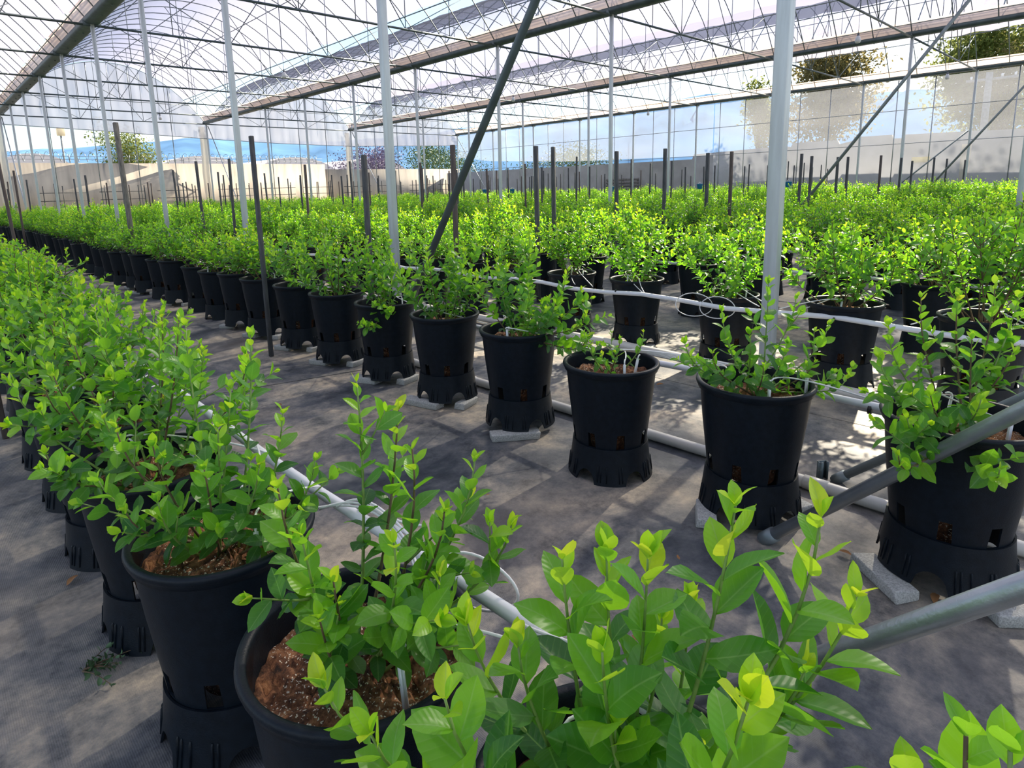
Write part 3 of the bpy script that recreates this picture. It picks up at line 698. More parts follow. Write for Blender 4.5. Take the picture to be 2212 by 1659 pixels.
ROW0 = 'potted shrubs in the row beside the camera'; ROW1 = 'potted shrubs in the row across the aisle'; ROWN = 'potted shrubs in the rows behind'
HERO = [
 # label, position, lift, tips (relative), n, leaf length, step, side shoots, young
 ('large-leaved potted shrub closest to the camera at the bottom centre', (.60, .39), 0., ROW0,
  [(.56, .474, .902), (.634, .458, .886), (.642, .399, .902), (.68, .305, .994), (.754, .234, .978), (.799, .422, .738), (.49, .20, .92), (.502, .50, .792), (.481, .575, .795),
   (.349, .46, .842), (.329, .706, .706), (.741, .435, .739), (.813, .205, .857), (.772, .245, .751), (.523, .383, .842), (.311, .555, .754), (.544, .378, .731), (.611, .311, .706)], .086, .023, 0, .62, .24),
 ('leafy shoots of a potted shrub poking into the lower right corner', (.70, -.10), 0., ROW0, [(.545, .056, .950), (.535, .085, .89), (.54, .03, .96)], .075, .03, 0, .35, .45),
 ('potted shrub with wide reddish bark surface showing, second along the camera side row', (.52, .94), 0., ROW0,
  [(.604, 1.037, 1.008), (.623, .886, .907), (.692, .791, .891), (.385, .936, .899), (.463, .718, .862), (.725, .733, .774), (.422, .839, .758), (.599, .767, .838),
   (.394, .883, .833), (.689, 1.023, .931), (.389, .831, .713), (.55, .724, .76)], .066, .019, 1, .55, .18),
 ('bushy potted shrub behind the one with the wide bark surface', (.477, 1.526), 0., ROW0,
  [(.60, 1.388, .852), (.531, 1.525, .90), (.607, 1.56, 1.02), (.502, 1.729, 1.038), (.345, 1.54, .803), (.238, 1.619, .732), (.266, 1.513, .68), (.411, 1.402, .768),
   (.505, 1.318, .775), (.642, 1.322, .739), (.463, 1.441, .842), (.297, 1.659, .83), (.312, 1.413, .723), (.539, 1.266, .69)], .066, .020, 1, .42, .20),
 ('potted shrub with a bare rim corner showing, fourth along the camera side row', (.461, 2.10), 0., ROW0, None, .066, .0205, 2, .5, .18),
 ('spreading potted shrub at the left edge of the aisle', (.455, 2.70), 0., ROW0, None, .066, .0205, 2, .45, .18),
 ('potted shrub at the right edge partly hidden by a slanting grey pipe', (2.46, .37), .045, ROW1,
  [(2.284, .553, .902), (2.191, .547, .814), (2.434, .504, .978), (2.524, .421, .974), (2.685, .351, 1.007), (2.175, .403, .729), (1.964, .423, .60), (2.569, .269, .802),
   (2.415, .356, .863), (2.049, .212, .60), (2.115, .443, .663), (2.671, .285, .969), (2.286, .299, .711)], .068, .021, 1, .5, .2),
 ('sparse open potted shrub beside the lit floor patch and the large column', (2.43, 1.035), .03, ROW1,
  [(2.47, 1.019, .972), (2.272, 1.108, .879), (2.104, 1.167, .772), (2.596, .957, .905), (2.676, .856, .791), (2.721, .774, .622), (2.339, 1.025, .788), (2.389, .904, .761),
   (2.13, 1.068, .748), (2.509, .842, .674), (2.643, .762, .60), (2.263, .934, .692)], .066, .022, 1, .40, .22),
 ('small low potted shrub with much bare brown bark showing', (2.36, 1.69), 0., ROW1,
  [(2.416, 1.55, .70), (2.292, 1.59, .69), (2.20, 1.687, .67), (2.195, 1.62, .63), (2.45, 1.75, .66), (2.30, 1.80, .68)], .045, .024, 1, .5, .25),
 ('broad potted shrub overhanging its small low neighbour', (2.455, 2.39), .04, ROW1, None, .068, .0195, 2, .5, .12),
 ('dense tall potted shrub standing on two granite bars', (2.46, 3.06), .04, ROW1, None, .066, .020, 2, .5, .12),
 ('full potted shrub beyond the spreading one at the left edge of the aisle', (.46, 3.30), 0., ROW0, None, .064, .021, 2, .5, .15),
 ('potted shrub at the left frame edge, sixth along the camera side row', (.45, 3.90), 0., ROW0, None, .064, .021, 2, .5, .15),
 ('bushy potted shrub left of the one with the drooping branch', (2.45, 4.42), .04, ROW1, None, .062, .021, 2, .5, .12),
 ('bushy potted shrub just right of the dark stake on bare floor', (2.46, 5.10), .04, ROW1, None, .062, .021, 2, .5, .12),
 ('potted shrub behind the large column with its pot in plain view', (4.45, 2.93), .04, ROWN, None, .062, .021, 2, .5, .12),
 ('potted shrub with white tube loops hanging at its rim behind the column', (4.42, 2.12), 0., ROWN, None, .062, .021, 2, .5, .12),
 ('potted shrub with a branch drooping down over its pot', (2.46, 3.74), .04, ROW1, None, .064, .020, 2, .4, .12),
]
LABELS_NEAR = {}
HERO_THINGS = []
def build_heroes():
    for hi, (lab, (x, y), lift, grp, tips, leaf, step, side, young, start) in enumerate(HERO):
        rg = np.random.default_rng(100+hi)
        t = potted('potted_shrub', lab, (x, y, lift), grp, 0.)
        if tips is not None:
            rel = [(a-x, b-y, c-SOIL_Z-lift) for a, b, c in tips]
            pl = bush(rg, tips=rel, leaf=leaf, step=step, side=side, young=young, start=start)
        elif 'overhanging' in lab:
            tp = [(.05, -.05, .60), (-.05, .10, .56), (.16, .05, .56), (-.18, -.02, .46), (.02, .02, .62), (-.10, .05, .52), (.10, -.28, .40), (-.08, -.34, .26), (.02, -.46, .20), (.06, -.40, .32), (.20, -.18, .36), (-.12, .22, .36), (-.15, -.22, .34), (.24, .12, .3), (-.05, -.52, .10)]
            pl = bush(rg, tips=tp, leaf=leaf, step=step, side=2, young=young, start=start)
        elif 'drooping down' in lab:
            tp = [(.05, .0, .52), (-.08, .10, .50), (.14, .12, .50), (.05, .15, .55), (-.05, -.05, .50), (-.02, -.14, .36), (.2, -.05, .32), (-.16, -.02, .32), (-.20, -.16, .10), (-.26, -.22, -.04), (-.14, -.24, .06), (.1, .22, .33), (-.18, .16, .30)]
            pl = bush(rg, tips=tp, leaf=leaf, step=step, side=2, young=young, start=start)
        else:
            pl = bush(rg, n_main=14, height=.60 if x > 1 else .56, spread=.37, leaf=leaf, step=step, side=side, young=young, start=start)
        plant_parts_hero(t, pl, rg); HERO_THINGS.append((t, lab, x, y, lift))
build_heroes()

# ---- rows of plants behind
NVAR = 7
MIDV, LOWV = [], []
for v in range(NVAR):
    rg = np.random.default_rng(300+v)
    pl = bush(rg, n_main=13+v % 3, height=.54+.05*(v % 3), spread=.35+.02*(v % 2), leaf=.064, step=.0205, side=5, young=(.35, .5, .62, .45)[v % 4], start=.22)
    V, Q, A = foliage_arrays(pl, MID, rg); fol = mesh_np('foliage', V, Q, 'leaf', attr=A)
    stm = stems_mb(pl, 4).mesh('stems', 'wood_stem', True)
    MIDV.append((fol, stm, len(pl.leaves)))
    Vl, Ql, Al = foliage_arrays(pl, LOW, np.random.default_rng(v), keep=.42, scale=1.38); LOWV.append((Vl, Ql, Al))
def in_view(x, y, z=.8, m=.12):
    cam = SC.camera.matrix_world.inverted() @ Vector((x, y, z))
    if cam.z > -.3: return None
    px = 1040.4+1333.7*cam.x/-cam.z; py = 647.-1333.7*cam.y/-cam.z
    if -2212*m < px < 2212*(1+m) and -200 < py < 1659*(1+m): return -cam.z
    return None
ROWX = [.46, 2.46, 4.41]+[5.85+1.75*i for i in range(15)]
def build_rows():
    bpy.context.view_layer.update()
    r2 = np.random.default_rng(11); spots = []
    for r, x in enumerate(ROWX):
        if r == 0: ys = np.arange(4.50, 36, .60)
        elif r == 1: ys = np.arange(5.78, 36, .68)
        elif r == 2: ys = np.array([.55, 1.30]+list(np.arange(3.65, 36, .69)))
        else: ys = np.arange(.3+r2.uniform(0, .3), 36, .69)
        n = {0: 8, 1: 8}.get(r, 0)
        for i, y in enumerate(ys):
            if any(abs(y-yk) < .33 for yk in YK) and any(abs(x-gx) < .36 for gx in GX): continue
            xx, yy = x+r2.normal(0, .03), y+r2.normal(0, .025)
            d = in_view(xx, yy)
            if d is None: continue
            n += 1
            if r == 2 and n == 3: n = 5
            spots.append((d, r, n, xx, yy))
    # the ones that show largest: near ones, and the open fronts of the first rows
    spots.sort(key=lambda s: s[0]+.35*s[1]+(0 if s[1] > 1 else -3))
    ind, rest = spots[:282], spots[282:]
    for (d, r, n, x, y) in ind:
        v = int(r2.integers(NVAR)); sc = float(r2.uniform(.86, 1.12))+(.06 if d > 8 else 0)
        lift = .04 if (r <= 2 and r2.random() < .6) else 0.
        grp = (ROW0, ROW1)[r] if r < 2 else ROWN
        rowname = ('camera side row', 'row across the aisle', 'row behind the large column')[r] if r < 3 else f'{ordinal(r+1)} row from the camera'
        lab = f'leafy green shrub in a black pot, {ordinal(n)} along the {rowname}'
        if d < 10:
            t = potted('potted_shrub', lab, (x, y, lift), grp, r2.random()*6.28, full=False)
        else:
            t = thing('potted_shrub', lab, 'potted plant', (x, y, lift), grp, r2.random()*6.28)
            link('pot', FARPOT, t)
        f = link('foliage', MIDV[v][0], t, (0, 0, SOIL_Z-.005)); f['kind'] = 'stuff'
        s = link('stems', MIDV[v][1], t, (0, 0, SOIL_Z-.005))
        hs = sc*float(r2.uniform(.92, 1.1))
        f.scale = s.scale = (sc, sc, hs)
        if r <= 2 and d < 12: NEARPOTS.append((r, n, x, y, lift, lab))
    # the rest of the field: too many and too small to tell apart
    VV, QQ, AA = [], [], []; n = 0; pots = MB(); lp, sv, st = low_pot(10); lpv = np.concatenate(lp.v); lpq = np.concatenate(lp.q)
    for (d, r, k, x, y) in rest:
        V, Q, A = LOWV[int(r2.integers(NVAR))]; a = r2.random()*6.28; c, s = math.cos(a), math.sin(a); sc = r2.uniform(.95, 1.22)
        W = np.stack([(V[:, 0]*c-V[:, 1]*s)*sc+x, (V[:, 0]*s+V[:, 1]*c)*sc+y, V[:, 2]*sc*r2.uniform(.95, 1.12)+SOIL_Z], 1)
        VV.append(W); QQ.append(Q+n); AA.append(A); n += len(V)
        pots.add(lpv+np.array([x, y, 0]), lpq); pots.add(np.array(sv)+np.array([x, y, 0]), (), st)
    f = tag(link('shrub_field', None), 'dense mass of small green potted shrubs filling the far greenhouse', 'shrubs', kind='stuff')
    o = link('foliage', mesh_np('foliage_field', np.concatenate(VV), np.concatenate(QQ), 'leaf', attr=np.concatenate(AA)), f); o['kind'] = 'stuff'
    o = link('pots', pots.mesh('pots_field', 'pot_plastic', True), f); o['kind'] = 'stuff'
    print('individual', len(ind), 'rest', len(rest), 'tris field', sum(len(q) for q in QQ))
NEARPOTS = []
_m, _v, _t = low_pot(28); _m.add(_v, (), _t); FARPOT = fix_normals(_m.mesh('pot', 'pot_plastic', True)); smooth_angle(FARPOT, 40)
build_rows()

# ------------------------------------------------------------------ granite bars under pots
def build_blocks():
    def bar(sx, sy, seed):
        r2 = np.random.default_rng(seed); me = MB().box(-sx/2, sx/2, -sy/2, sy/2, 0, .042).mesh('granite_block', 'granite')
        V = np.array([v.co for v in me.vertices])+r2.normal(0, .005, (8, 3))*np.array([1, 1, .0]); me.vertices.foreach_set('co', V.astype(np.float32).ravel())
        return bevel_mesh(me, .005, 2)
    BM = [bar(.27, .085, 1), bar(.17, .075, 2), bar(.22, .08, 3)]
    def put(x, y, rz, k, lab): o = link('granite_block', BM[k], None, (x, y, 0)); o.rotation_euler = (0, 0, rz); tag(o, lab, 'stone block', 'granite blocks under the pots')
    put(2.285, .50, .85, 2, 'speckled granite block under the left side of the right-edge pot')
    put(2.36, .15, -.9, 1, 'speckled granite block under the near side of the right-edge pot')
    put(2.62, .42, 1.3, 0, 'granite block hidden behind the right-edge pot')
    put(2.25, 1.13, .5, 1, 'granite block at the left foot of the sparse open shrub')
    put(2.60, .98, 1.2, 0, 'granite block behind the foot of the sparse open shrub')
    put(2.30, 2.28, -.62, 0, 'long granite block jutting forward under the broad overhanging shrub')
    put(2.56, 2.52, -.6, 0, 'granite block under the back of the broad overhanging shrub')
    put(2.27, 3.08, -1.30, 0, 'long slanted granite block left of the dense tall shrub')
    put(2.46, 2.87, .25, 1, 'granite block under the right foot of the dense tall shrub')
    put(2.29, 3.80, -1.2, 2, 'granite block left of the pot with the drooping branch')
    put(2.50, 3.56, .2, 1, 'granite block right of the pot with the drooping branch')
    put(2.29, 4.48, -1.2, 1, 'granite block at the left of the pot beside the drooping branch shrub')
    put(2.49, 4.24, .2, 1, 'granite block at the right of the pot beside the drooping branch shrub')
    put(2.30, 5.16, -1.2, 1, 'granite block left of the pot by the dark floor stake')
    put(2.49, 4.92, .2, 1, 'granite block right of the pot by the dark floor stake')
    put(4.42, 2.77, .3, 1, 'granite block under the plain pot behind the large column')
    i = 0
    for (r, n, x, y, lift, lab) in NEARPOTS:
        if lift and r == 1 and y < 13:
            put(x-.15, y+.06, -1.2+.3*math.sin(i), 1, f'granite block under the left of the {ordinal(n)} pot across the aisle')
            put(x+.03, y-.18, .2+.3*math.cos(i), 1, f'granite block under the right of the {ordinal(n)} pot across the aisle'); i += 1
        elif lift and r == 2 and y < 9:
            put(x-.12, y-.12, .5, 2, f'granite block under the {ordinal(n)} pot in the row behind the large column')
build_blocks()

# ------------------------------------------------------------------ irrigation
def build_pipes():
    def pipe(P, r, mat, lab, name, couplers=(), clips=(), n=12):
        P = np.asarray(P, float); o = thing(name, lab, 'pipe', tuple(P[0]), 'irrigation pipes')
        link('pipe', MB().tube(P-P[0], r, n).mesh('pipe', mat, True), o)
        for c in couplers:
            c = np.asarray(c)-P[0]; link('coupler', MB().tube([c-np.array([0, .05, 0]), c+np.array([0, .05, 0])], r*1.14, n).mesh('coupler', mat, True), o)
        for c in clips:
            c = np.asarray(c)-P[0]; link('clip', MB().tube([c-np.array([0, .006, 0]), c+np.array([0, .006, 0])], r*1.15, n).mesh('clip', 'clip_black', True), o)
    ys = np.arange(-1.5, 36, .35)
    pipe([(.775+.008*math.sin(y*3), y, .515+.012*math.sin(y*2.1)) for y in ys], .016, 'pe_white', 'white drip pipe running along the rims of the camera side row', 'drip_pipe', clips=[(.775, .62, .515), (.775, 1.2, .515), (.775, 1.8, .515)])
    pipe([(2.735+.01*math.sin(y*2), y, .455+.012*math.sin(y*1.7)) for y in ys], .016, 'pe_white', 'white drip pipe behind the rims of the row across the aisle', 'drip_pipe', clips=[(2.735, .7, .45), (2.735, 1.4, .455)])
    pipe([(4.165+.01*math.sin(y*2), y, .515-.03*math.sin(y*2.4)**2) for y in ys], .0175, 'pe_white', 'white drip pipe clipped to the pots behind the large column', 'drip_pipe', clips=[(4.165, 2.93, .51), (4.165, 2.2, .50), (4.165, 1.3, .5)])
    pipe([(2.795, -1.5, .03), (2.80, .9, .03), (2.78, 4, .03), (2.79, 30, .03)], .028, 'pvc', 'thick grey drain pipe on the floor behind the row across the aisle', 'drain_pipe', couplers=[(2.80, .90, .03), (2.79, 1.9, .03), (2.785, 3.2, .03)])
    pipe([(4.12, -1.5, .055), (4.14, .8, .055), (4.17, 2., .055), (4.20, 2.85, .055), (4.10, 30, .055)], .036, 'pvc', 'thick pale drain pipe on the floor before the pots behind the large column', 'drain_pipe', couplers=[(4.13, .62, .055)])
    for i, x in enumerate((6.1, 7.85, 9.6, 11.35)):
        pipe([(x, -1, .50), (x, 34, .50)], .016, 'pe_white', f'white drip pipe along the {ordinal(i+4)} row of pots', 'drip_pipe', n=8)
    # pegs and thin feeder tubes in the near pots
    def peg_mesh():
        m = MB().box(-.004, .004, -.0025, .0025, -.03, .085); m.box(-.0015, .0015, -.006, .006, -.03, .08)
        m.tube(bez((0, 0, .083), (0, 0, .098), (.012, 0, .10), (.024, 0, .095), 6), .0034, 6)
        return m.mesh('peg', 'tube_white')
    PEG = peg_mesh(); r2 = np.random.default_rng(9)
    def drip(lab, px, py, lift, pegs, xp, zp, loops=()):
        o = thing('drip_feeder', lab, 'drip line', (px, py, lift+SOIL_Z), 'drip feeders in the pots')
        for (dx, dy, rz) in pegs:
            g = link('peg', PEG, o, (dx, dy, 0)); g.rotation_euler = (r2.normal(0, .08), r2.normal(0, .08), rz)
            a = np.array([dx+.024*math.cos(rz), dy+.024*math.sin(rz), .095]); yv = r2.uniform(.12, .5)*(1 if r2.random() < .6 else -1)
            b = np.array([xp-px, dy+yv, zp-lift-SOIL_Z+.012])
            P = bez(a, a+np.array([math.cos(rz)*.10, math.sin(rz)*.10, .03]), b+np.array([-.06 if xp > px else .06, -yv*.4, .05]), b, 16)
            link('tube', MB().tube(P, .0032, 6).mesh('tube', 'tube_white', True), o)
        for (cx, cy, cz, rad, tilt) in loops:
            th = np.linspace(.4, 6.6, 30); P = [(cx+.06*rad*math.sin(2*t)-tilt*math.cos(t)*rad*.4, cy+rad*math.cos(t), cz+rad*.72*math.sin(t)) for t in th]
            link('tube', MB().tube(P, .0034, 6).mesh('tube', 'tube_white', True), o)
    def pegs(n, rr=.13):
        a0 = r2.random()*6.28; return [(rr*math.cos(a0+i*2.2), rr*math.sin(a0+i*2.2), r2.random()*6.28) for i in range(n)]
    P1 = [(-.12, .06, .4), (-.10, -.10, .2), (.10, -.16, .6)]
    for (t, lab, x, y, lift) in HERO_THINGS:
        short = lab.split(',')[0]
        r0 = x < 1; r3 = x > 4
        pg = pegs(2); lo = ()
        if (x, y) == (.52, .94): pg = [(-.10, -.03, .9), (.0, -.14, .5)]; lo = ((.27, -.03, .05, .09, 1.),)
        if (x, y) == (2.43, 1.035): pg = P1
        if (x, y) == (4.42, 2.12): lo = ((-.27, .12, .0, .12, 1.), (-.27, -.06, .0, .11, 1.))
        if (x, y) == (2.36, 1.69): pg = [(-.06, -.12, .5), (.05, -.10, .3)]
        if (x, y) == (.60, .39): pg = [(-.02, .12, .2), (.08, .10, .2)]; lo = ((.16, .12, .04, .06, .6),)
        drip('white drip pegs and thin tubes feeding the '+' '.join(short.split()[:8]), x, y, lift, pg, .775 if r0 else 4.165 if r3 else 2.735, .455 if x > 1 and not r3 else .515, lo)
    # long feeder bundle lying between two pots across the aisle
    for (r, n, x, y, lift, lab) in NEARPOTS:
        if r == 0 and y < 6: drip(f'white drip pegs in the {ordinal(n)} pot of the camera side row', x, y, lift, pegs(2), .775, .515)
        elif r == 1 and y < 9: drip(f'white drip pegs in the {ordinal(n)} pot across the aisle', x, y, lift, pegs(2), 2.735, .455)
        elif r == 2 and y < 5:
            lo = ()
            drip(f'white drip pegs and loops at the {ordinal(n)} pot behind the large column', x, y, lift, pegs(2), 4.165, .515, lo)
    o = thing('tube_bundle', 'bundle of thin white tubes lying behind the small low shrub', 'drip line', (2.735, 1.55, .46), 'drip feeders in the pots')
    for i in range(5):
        P = bez((-.22-.03*i, .16, .10), (-.05, .05, .06), (.0+.01*i, -.15, .03), (.02, -.40-.08*i, .012), 18)+np.array([0, 0, .008*i])
        link('tube', MB().tube(P, .0034, 6).mesh('tube', 'tube_white', True), o)
    o = thing('tube_bundle', 'bundle of thin white tubes crossing the pipe behind the second camera side pot', 'drip line', (.775, 1.27, .52), 'drip feeders in the pots')
    for i in range(5):
        P = bez((-.10+.03*i, .22-.04*i, .0), (.03, .1, .05), (.04-.02*i, -.06, .04), (-.06+.04*i, -.26+.05*i, -.02), 16)+np.array([0, 0, .01*(i % 3)])
        link('tube', MB().tube(P, .0034, 6).mesh('tube', 'tube_white', True), o)
build_pipes()

# ------------------------------------------------------------------ small things on the floor
def build_floor_bits():
    m = MB(); m.box(-.022, .022, -.002, .002, 0, .085); m.box(-.022, -.018, -.02, .0, 0, .085); m.box(.018, .022, -.02, .0, 0, .085); m.box(-.022, -.006, -.022, -.018, 0, .085)
    o = link('post_stub', m.mesh('post_stub', 'galv_dark'), None, (2.95, .93, 0)); o.rotation_euler = (0, 0, -.6); tag(o, 'short dark channel stub standing on the sunlit floor', 'post stub')
    rg = np.random.default_rng(77)                       # creeping weed
    w = thing('creeping_weed', 'small creeping weed growing on the ground sheet at lower left', 'weed', (.185, 2.0, 0))
    c0 = np.array([.185, 2.0, 0.])
    for k in range(9):
        a = rg.normal(-.6, .9); l = rg.uniform(.05, .16) if k else .24; P = bez((0, 0, .004), (math.cos(a)*l*.4, math.sin(a)*l*.4, .025), (math.cos(a)*l*.7, math.sin(a)*l*.7, .02), (math.cos(a)*l, math.sin(a)*l, .012), 6)
        pl = Plant(); shoot(pl, P, .0016, .0009, .026, .014, .1, rg, .1)
        st = link('stem', MB().tube(P, np.linspace(.0016, .0009, 6), 5).mesh('stem', 'wood_stem', True), w)
        V, Q, A = foliage_arrays(pl, MID, rg); me = mesh_np('leaves', V, Q, 'weed_green'); link('leaves', me, st)
    V, Q, UV = HI[1]
    dm = [mesh_np('dry_leaf', HI[k][0]*np.array([1, 1, 1.2]), HI[k][1], 'dry_leaf') for k in range(4)]
    spots = [(2.36, .62, 'curled brown dry leaf on the floor between the two nearest right pots'), (2.32, .36, 'brown dry leaf beside the granite block of the right-edge pot'), (2.66, 1.98, 'dark dry leaf behind the small low shrub'), (2.62, 2.06, 'dark curled dry leaf behind the broad overhanging shrub'),
             (1.62, 3.75, 'brown dry leaf on the aisle floor near the sheet seam'), (.27, 2.55, 'dark dry leaf beside the second camera side base ring'), (3.6, 2.2, 'brown dry leaf near the pale drain pipe'), (1.9, 1.05, 'tiny dark leaf scrap on the aisle floor'), (1.75, 1.9, 'pale leaf scrap on the aisle floor before the granite block'), (1.45, .95, 'small dark leaf scrap near the camera side shrub')]
    for i, (x, y, lab) in enumerate(spots):
        o = link('dry_leaf', dm[i % 4], None, (x, y, .012)); s = .05 if i < 7 else .022; o.scale = (s, s, s); o.rotation_euler = (.15, .1, i*1.7); tag(o, lab, 'dry leaf', 'dry leaves on the floor')
    # yellow tag, blue tubs among the shrubs
    o = link('plant_tag', bevel_mesh(MB().box(-.02, .02, -.001, .001, -.03, .045).mesh('plant_tag', 'yellow_tag'), .0008, 1), None, (.66, 2.62, .56)); tag(o, 'small yellow tag on the drip pipe in the camera side row', 'tag')
    tub = fix_normals(MB().lathe([(.001, 0), (.09, 0), (.11, .17), (.118, .172), (.118, .185), (.104, .185), (.086, .01), (.001, .01)], 16).mesh('tub', 'blue_plastic', True))
    hnd = MB().tube([(.11*math.cos(t), 0, .175+.07*math.sin(t)) for t in np.linspace(0, PI, 10)], .005, 5).mesh('handle', 'tube_white', True)
    for x, y, lab in ((22.3, 24.0, 'small blue tub among far shrubs beside the brace'), (20.6, 20.3, 'small blue tub among far shrubs left of the brace foot'), (19.2, 13.8, 'small blue tub among shrubs right of centre'), (22.0, 11.8, 'small blue tub among shrubs near the pallet'), (21.5, 8.4, 'small blue tub among shrubs left of the large column')):
        t = thing('blue_tub', lab, 'tub', (x, y, 1.10), 'blue tubs among the shrubs'); link('tub', tub, t); link('handle', hnd, t)
build_floor_bits()

# ------------------------------------------------------------------ outside
def build_outside():
    gr = link('ground_outside', MB().add([(-600, -600, -.1), (900, -600, -.1), (900, 900, -.1), (-600, 900, -.1)], [(0, 1, 2, 3)]).mesh('ground_outside', 'earth')); tag(gr, 'bare earth around the greenhouse', kind='structure')
    w = link('wall_outer_back', MB().box(-12, 22.6, 41.2, 41.45, -.1, 3.38).mesh('wall_outer_back', 'plaster')); tag(w, 'stained beige plaster boundary wall beyond the far end', kind='structure')
    w = link('wall_outer_corner', MB().box(22.6, 36, 41.9, 42.15, -.1, 3.05).mesh('wall_outer_corner', 'plaster')); tag(w, 'lower plain boundary wall at the far corner', kind='structure')
    # side wall with an uneven broken top
    pts = [(-14, 3.15), (4.5, 3.16), (5.9, 3.2), (8.4, 3.25), (8.45, 3.10), (8.9, 3.1), (8.95, 3.28), (10.5, 3.3), (10.6, 3.12), (11.2, 3.0), (11.3, 3.2), (13.4, 3.22), (13.5, 3.02), (13.9, 3.1), (17.5, 3.0), (19, 2.95), (19.1, 2.68), (42, 2.7)]
    V = [(34.6+dx, y, z) for dx in (0, .25) for (y, zt) in pts for z in (-.1, zt)]; n = len(pts); Q = []
    for i in range(n-1):
        a, b, c, d = 2*i, 2*i+1, 2*i+3, 2*i+2; Q += [(a, b, c, d), (2*n+a, 2*n+d, 2*n+c, 2*n+b), (b, 2*n+b, 2*n+c, c)]
    w = link('wall_outer_right', fix_normals(MB().add(V, Q).mesh('wall_outer_right', 'concrete_grey'))); tag(w, 'grey boundary wall with a broken top behind the film side wall', kind='structure')
    # razor wire with its carrier wires
    t = thing('razor_wire', 'coiled razor wire along the top of the beige boundary wall', 'wire', (-8, 41.32, 3.38))
    L = 30.; th = np.arange(0, L/.42*2*PI, .45); P = np.stack([th/(2*PI)*.42, .26*np.cos(th), .34+.27*np.sin(th)], 1)
    link('coil', MB().tube(P, .012, 4).mesh('coil', 'wire', True), t)
    for z in (.2, .38): link('carrier_wire', MB().tube([(0, 0, z), (30.5, 0, z)], .011, 4).mesh('carrier_wire', 'wire', True), t)
    for x in np.arange(0, 31, 3.): link('wire_post', MB().tube([(x, 0, 0), (x, 0, .5)], .02, 5).mesh('wire_post', 'wire', True), t)
    # hills
    rg = np.random.default_rng(4)
    def ridge(name, az, el, dist, lab):
        n = len(az)*10; a = np.linspace(az[0], az[-1], n); e = np.interp(a, az, el)+np.convolve(rg.normal(0, .004, n), np.ones(5)/5, 'same'); V = []
        for k, (f, dz) in enumerate(((.62, -.02), (.8, .55), (.93, .86), (1., 1.), (1.2, .4))):
            for ai, ei in zip(a, e): V.append((math.sin(ai)*dist*f, math.cos(ai)*dist*f, 1.4+ei*dist*dz*(1+.06*rg.normal()*(k in (1, 2)))))
        o = link(name, MB().grid(V, n, 5).mesh(name, 'hill_haze_blue', True)); tag(o, lab, kind='structure')
    ridge('hills', [-.4, .0, .16, .30, .42, .52, .65, .78, .88, 1.0, 1.10, 1.20, 1.33, 1.6, 1.9], [.03, .055, .066, .082, .080, .074, .085, .098, .104, .118, .124, .112, .106, .09, .06], 620., 'wooded hills on the horizon, coloured haze blue')
    # neighbouring polytunnels
    def tunnel(x0, x1, y, h, span, lab):
        t = thing('polytunnel', lab, 'polytunnel', ((x0+x1)/2, y, 0), 'neighbouring polytunnels'); n = max(1, round((x1-x0)/span)); s = (x1-x0)/n
        for k in range(n):
            V = []
            for d in (0, 14.):
                for u in np.linspace(-1, 1, 15): V.append((x0+s*(k+.5)+u*s/2-(x0+x1)/2, d, h-1.5+1.5*(1-abs(u)**2.2)))
            link('tunnel_roof', MB().grid(V, 15, 2).mesh('tunnel_roof', 'tunnel_film', True), t)
            V = [(x0+s*(k+.5)+u*s/2-(x0+x1)/2, 0, zz) for u in np.linspace(-1, 1, 15) for zz in (0, h-1.5+1.5*(1-abs(u)**2.2))]
            link('tunnel_gable', MB().add(V, [(2*i, 2*i+2, 2*i+3, 2*i+1) for i in range(14)]).mesh('tunnel_gable', 'tunnel_film', True), t)
    tunnel(-2, 12, 66, 5.4, 7, 'hazy polytunnel roof beyond the wall at far left')
    tunnel(17.5, 48, 66, 5.35, 10.1, 'row of pale polytunnel roofs beyond the beige wall')
    # trees
    def tree(x, y, zb, h, rx, n, lmat, lab, seed, lsz=.16, open_=.0, squash=1.0):
        r2 = np.random.default_rng(seed); t = thing('tree', lab, 'tree', (x, y, 0), 'trees outside'); bm_ = MB(); th_ = zb
        bm_.tube([(0, 0, 0), (.05*h*.3, 0, th_*.6), (0, .1, th_+.35*(h-th_))], [.035*h*.5, .026*h*.5, .012*h*.5], 7)
        cl = []
        for k in range(16):
            a = r2.random()*6.28; rr = rx*math.sqrt(r2.random())*.8; zc = th_+(h-th_)*r2.uniform(.1, .92); f = math.sqrt(max(.05, 1-((zc-th_)/(h-th_)*2-1)**2)); c = np.array([rr*f*math.cos(a), rr*f*math.sin(a), zc]); cl.append(c)
            bm_.tube(bez((0, 0, th_*.8), (c[0]*.2, c[1]*.2, th_+(zc-th_)*.4), c*.75, c, 6), np.linspace(.012*h*.4, .004*h*.4, 6), 5)
        link('trunk', bm_.mesh('trunk', 'bark', True), t)
        V0, Q0, _ = LOW[0]; ci = np.array(cl)[r2.integers(len(cl), size=n)]; p = ci+r2.normal(0, 1, (n, 3))*np.array([rx*.24, rx*.24, (h-th_)*.13])
        nrm_ = lambda a: a/np.linalg.norm(a, axis=1)[:, None]
        d = nrm_(r2.normal(0, 1, (n, 3))); q = nrm_(np.cross(d, r2.normal(0, 1, (n, 3)))); x_ = np.cross(d, q); sz = (lsz*r2.uniform(.6, 1.3, n))[:, None, None]
        VV = [(p[:, None]+sz*(V0[None, :, 0:1]*x_[:, None]+V0[None, :, 1:2]*d[:, None]+V0[None, :, 2:3]*q[:, None])).reshape(-1, 3)]; QQ = [(Q0[None]+len(V0)*np.arange(n)[:, None, None]).reshape(-1, 3)]
        o = link('crown', mesh_np('crown', np.concatenate(VV), np.concatenate(QQ), lmat), t); o['kind'] = 'stuff'
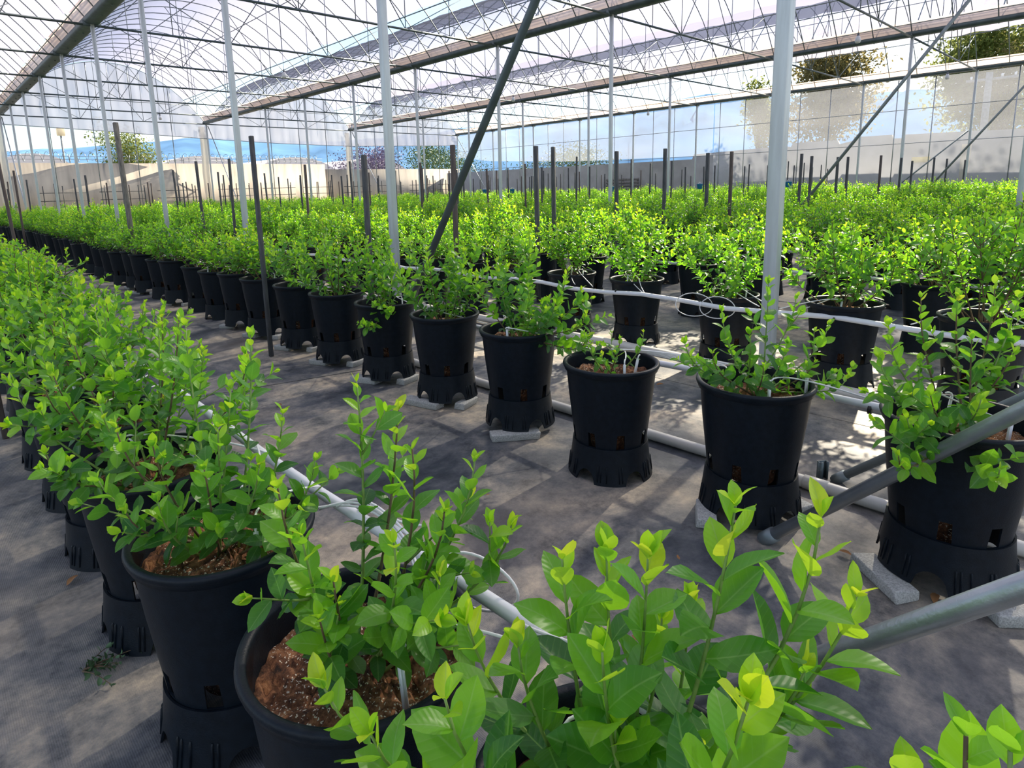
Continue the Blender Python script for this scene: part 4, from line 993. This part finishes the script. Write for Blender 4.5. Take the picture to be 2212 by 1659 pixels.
    tree(45, 15.2, 3.0, 9.6, 3.0, 11000, 'tree_leaf_dark', 'big dark tree behind the side wall, seen through the roof vent', 1, .30)
    tree(46, 7.2, 3.0, 10.6, 2.6, 11000, 'tree_leaf', 'tall tree at the upper right corner behind the side wall', 2, .30)
    tree(38, 16.7, 2.6, 7.3, .95, 2500, 'tree_leaf', 'small tree top left of the big dark tree', 3, .25)
    tree(42.6, 5.95, 2.4, 7.0, 1.25, 3500, 'tree_leaf_dark', 'thin feathery tree beside the utility pole at the right edge', 4, .16)
    tree(14.6, 60, 1.5, 7.4, 2.6, 8000, 'tree_leaf', 'round olive green tree beyond the far wall on the left', 5, .24)
    tree(36.5, 57, 1.2, 6.0, 3.4, 5000, 'shrub_purple', 'purplish shrub beyond the far wall near the corner', 6, .24)
    tree(44.5, 56, 1.2, 6.5, 4.0, 6000, 'shrub_leaf', 'green shrub beyond the far corner of the boundary wall', 7, .24)
    tree(41, 48, 1.0, 4.6, 4.2, 4500, 'shrub_leaf', 'low green hedge shrub behind the side wall near the corner', 8, .22)
    tree(42.5, 36, 1.0, 4.3, 4.2, 4500, 'shrub_leaf', 'long low shrub behind the side boundary wall', 9, .22)
    # utility pole, floodlight, pallet, sign, timber post
    t = thing('utility_pole', 'grey utility pole with a crossarm beyond the side wall', 'pole', (40, 6.4, 0))
    link('shaft', MB().tube([(0, 0, 0), (0, 0, 6.25)], [.17, .14], 10).mesh('shaft', 'pole', True), t); link('crossarm', MB().box(-.06, .06, -1.1, .9, 5.85, 5.97).mesh('crossarm', 'pole'), t)
    for y in (-1., -.5, .7): link('insulator', MB().tube([(0, y, 5.97), (0, y, 6.12)], .05, 6).mesh('insulator', 'bulb', True), t)
    t = thing('floodlight_pole', 'thin pole with a floodlight beyond the far wall at left', 'lamp', (8.5, 52, 0)); link('shaft', MB().tube([(0, 0, 0), (0, 0, 5.9)], .06, 6).mesh('shaft', 'pole', True), t)
    link('lamp_head', bevel_mesh(MB().box(-.22, .26, -.12, .12, 5.75, 6.25).mesh('lamp_head', 'curtain_film'), .03, 1), t)
    t = thing('pallet', 'dark slatted pallet standing against the side boundary wall', 'pallet', (34.3, 23.8, 0))
    for k in range(6): link('slat', MB().box(-.02, .02, -1.25, 1.25, .62+k*.19, .75+k*.19).mesh('slat', 'timber'), t)
    for y in (-1.15, 0, 1.15): link('stringer', MB().box(.02, .10, y-.05, y+.05, .0, 1.72).mesh('stringer', 'timber'), t)
    o = link('yellow_plate', MB().box(34.54, 34.595, 7.35, 8.05, 1.95, 2.2).mesh('yellow_plate', 'yellow_sign')); tag(o, 'small yellow plate on the grey side boundary wall', 'sign')
    o = link('timber_post', bevel_mesh(MB().box(33.6, 33.85, 5.75, 6.05, 0, 2.62).mesh('timber_post', 'curtain_film'), .01, 1)); tag(o, 'square timber post outside the side film near the right edge', 'post')
build_outside()
print('objects', len(bpy.data.objects), 'tris', sum(sum(len(p.vertices)-2 for p in m.polygons) for m in bpy.data.meshes if len(m.polygons) < 300000))
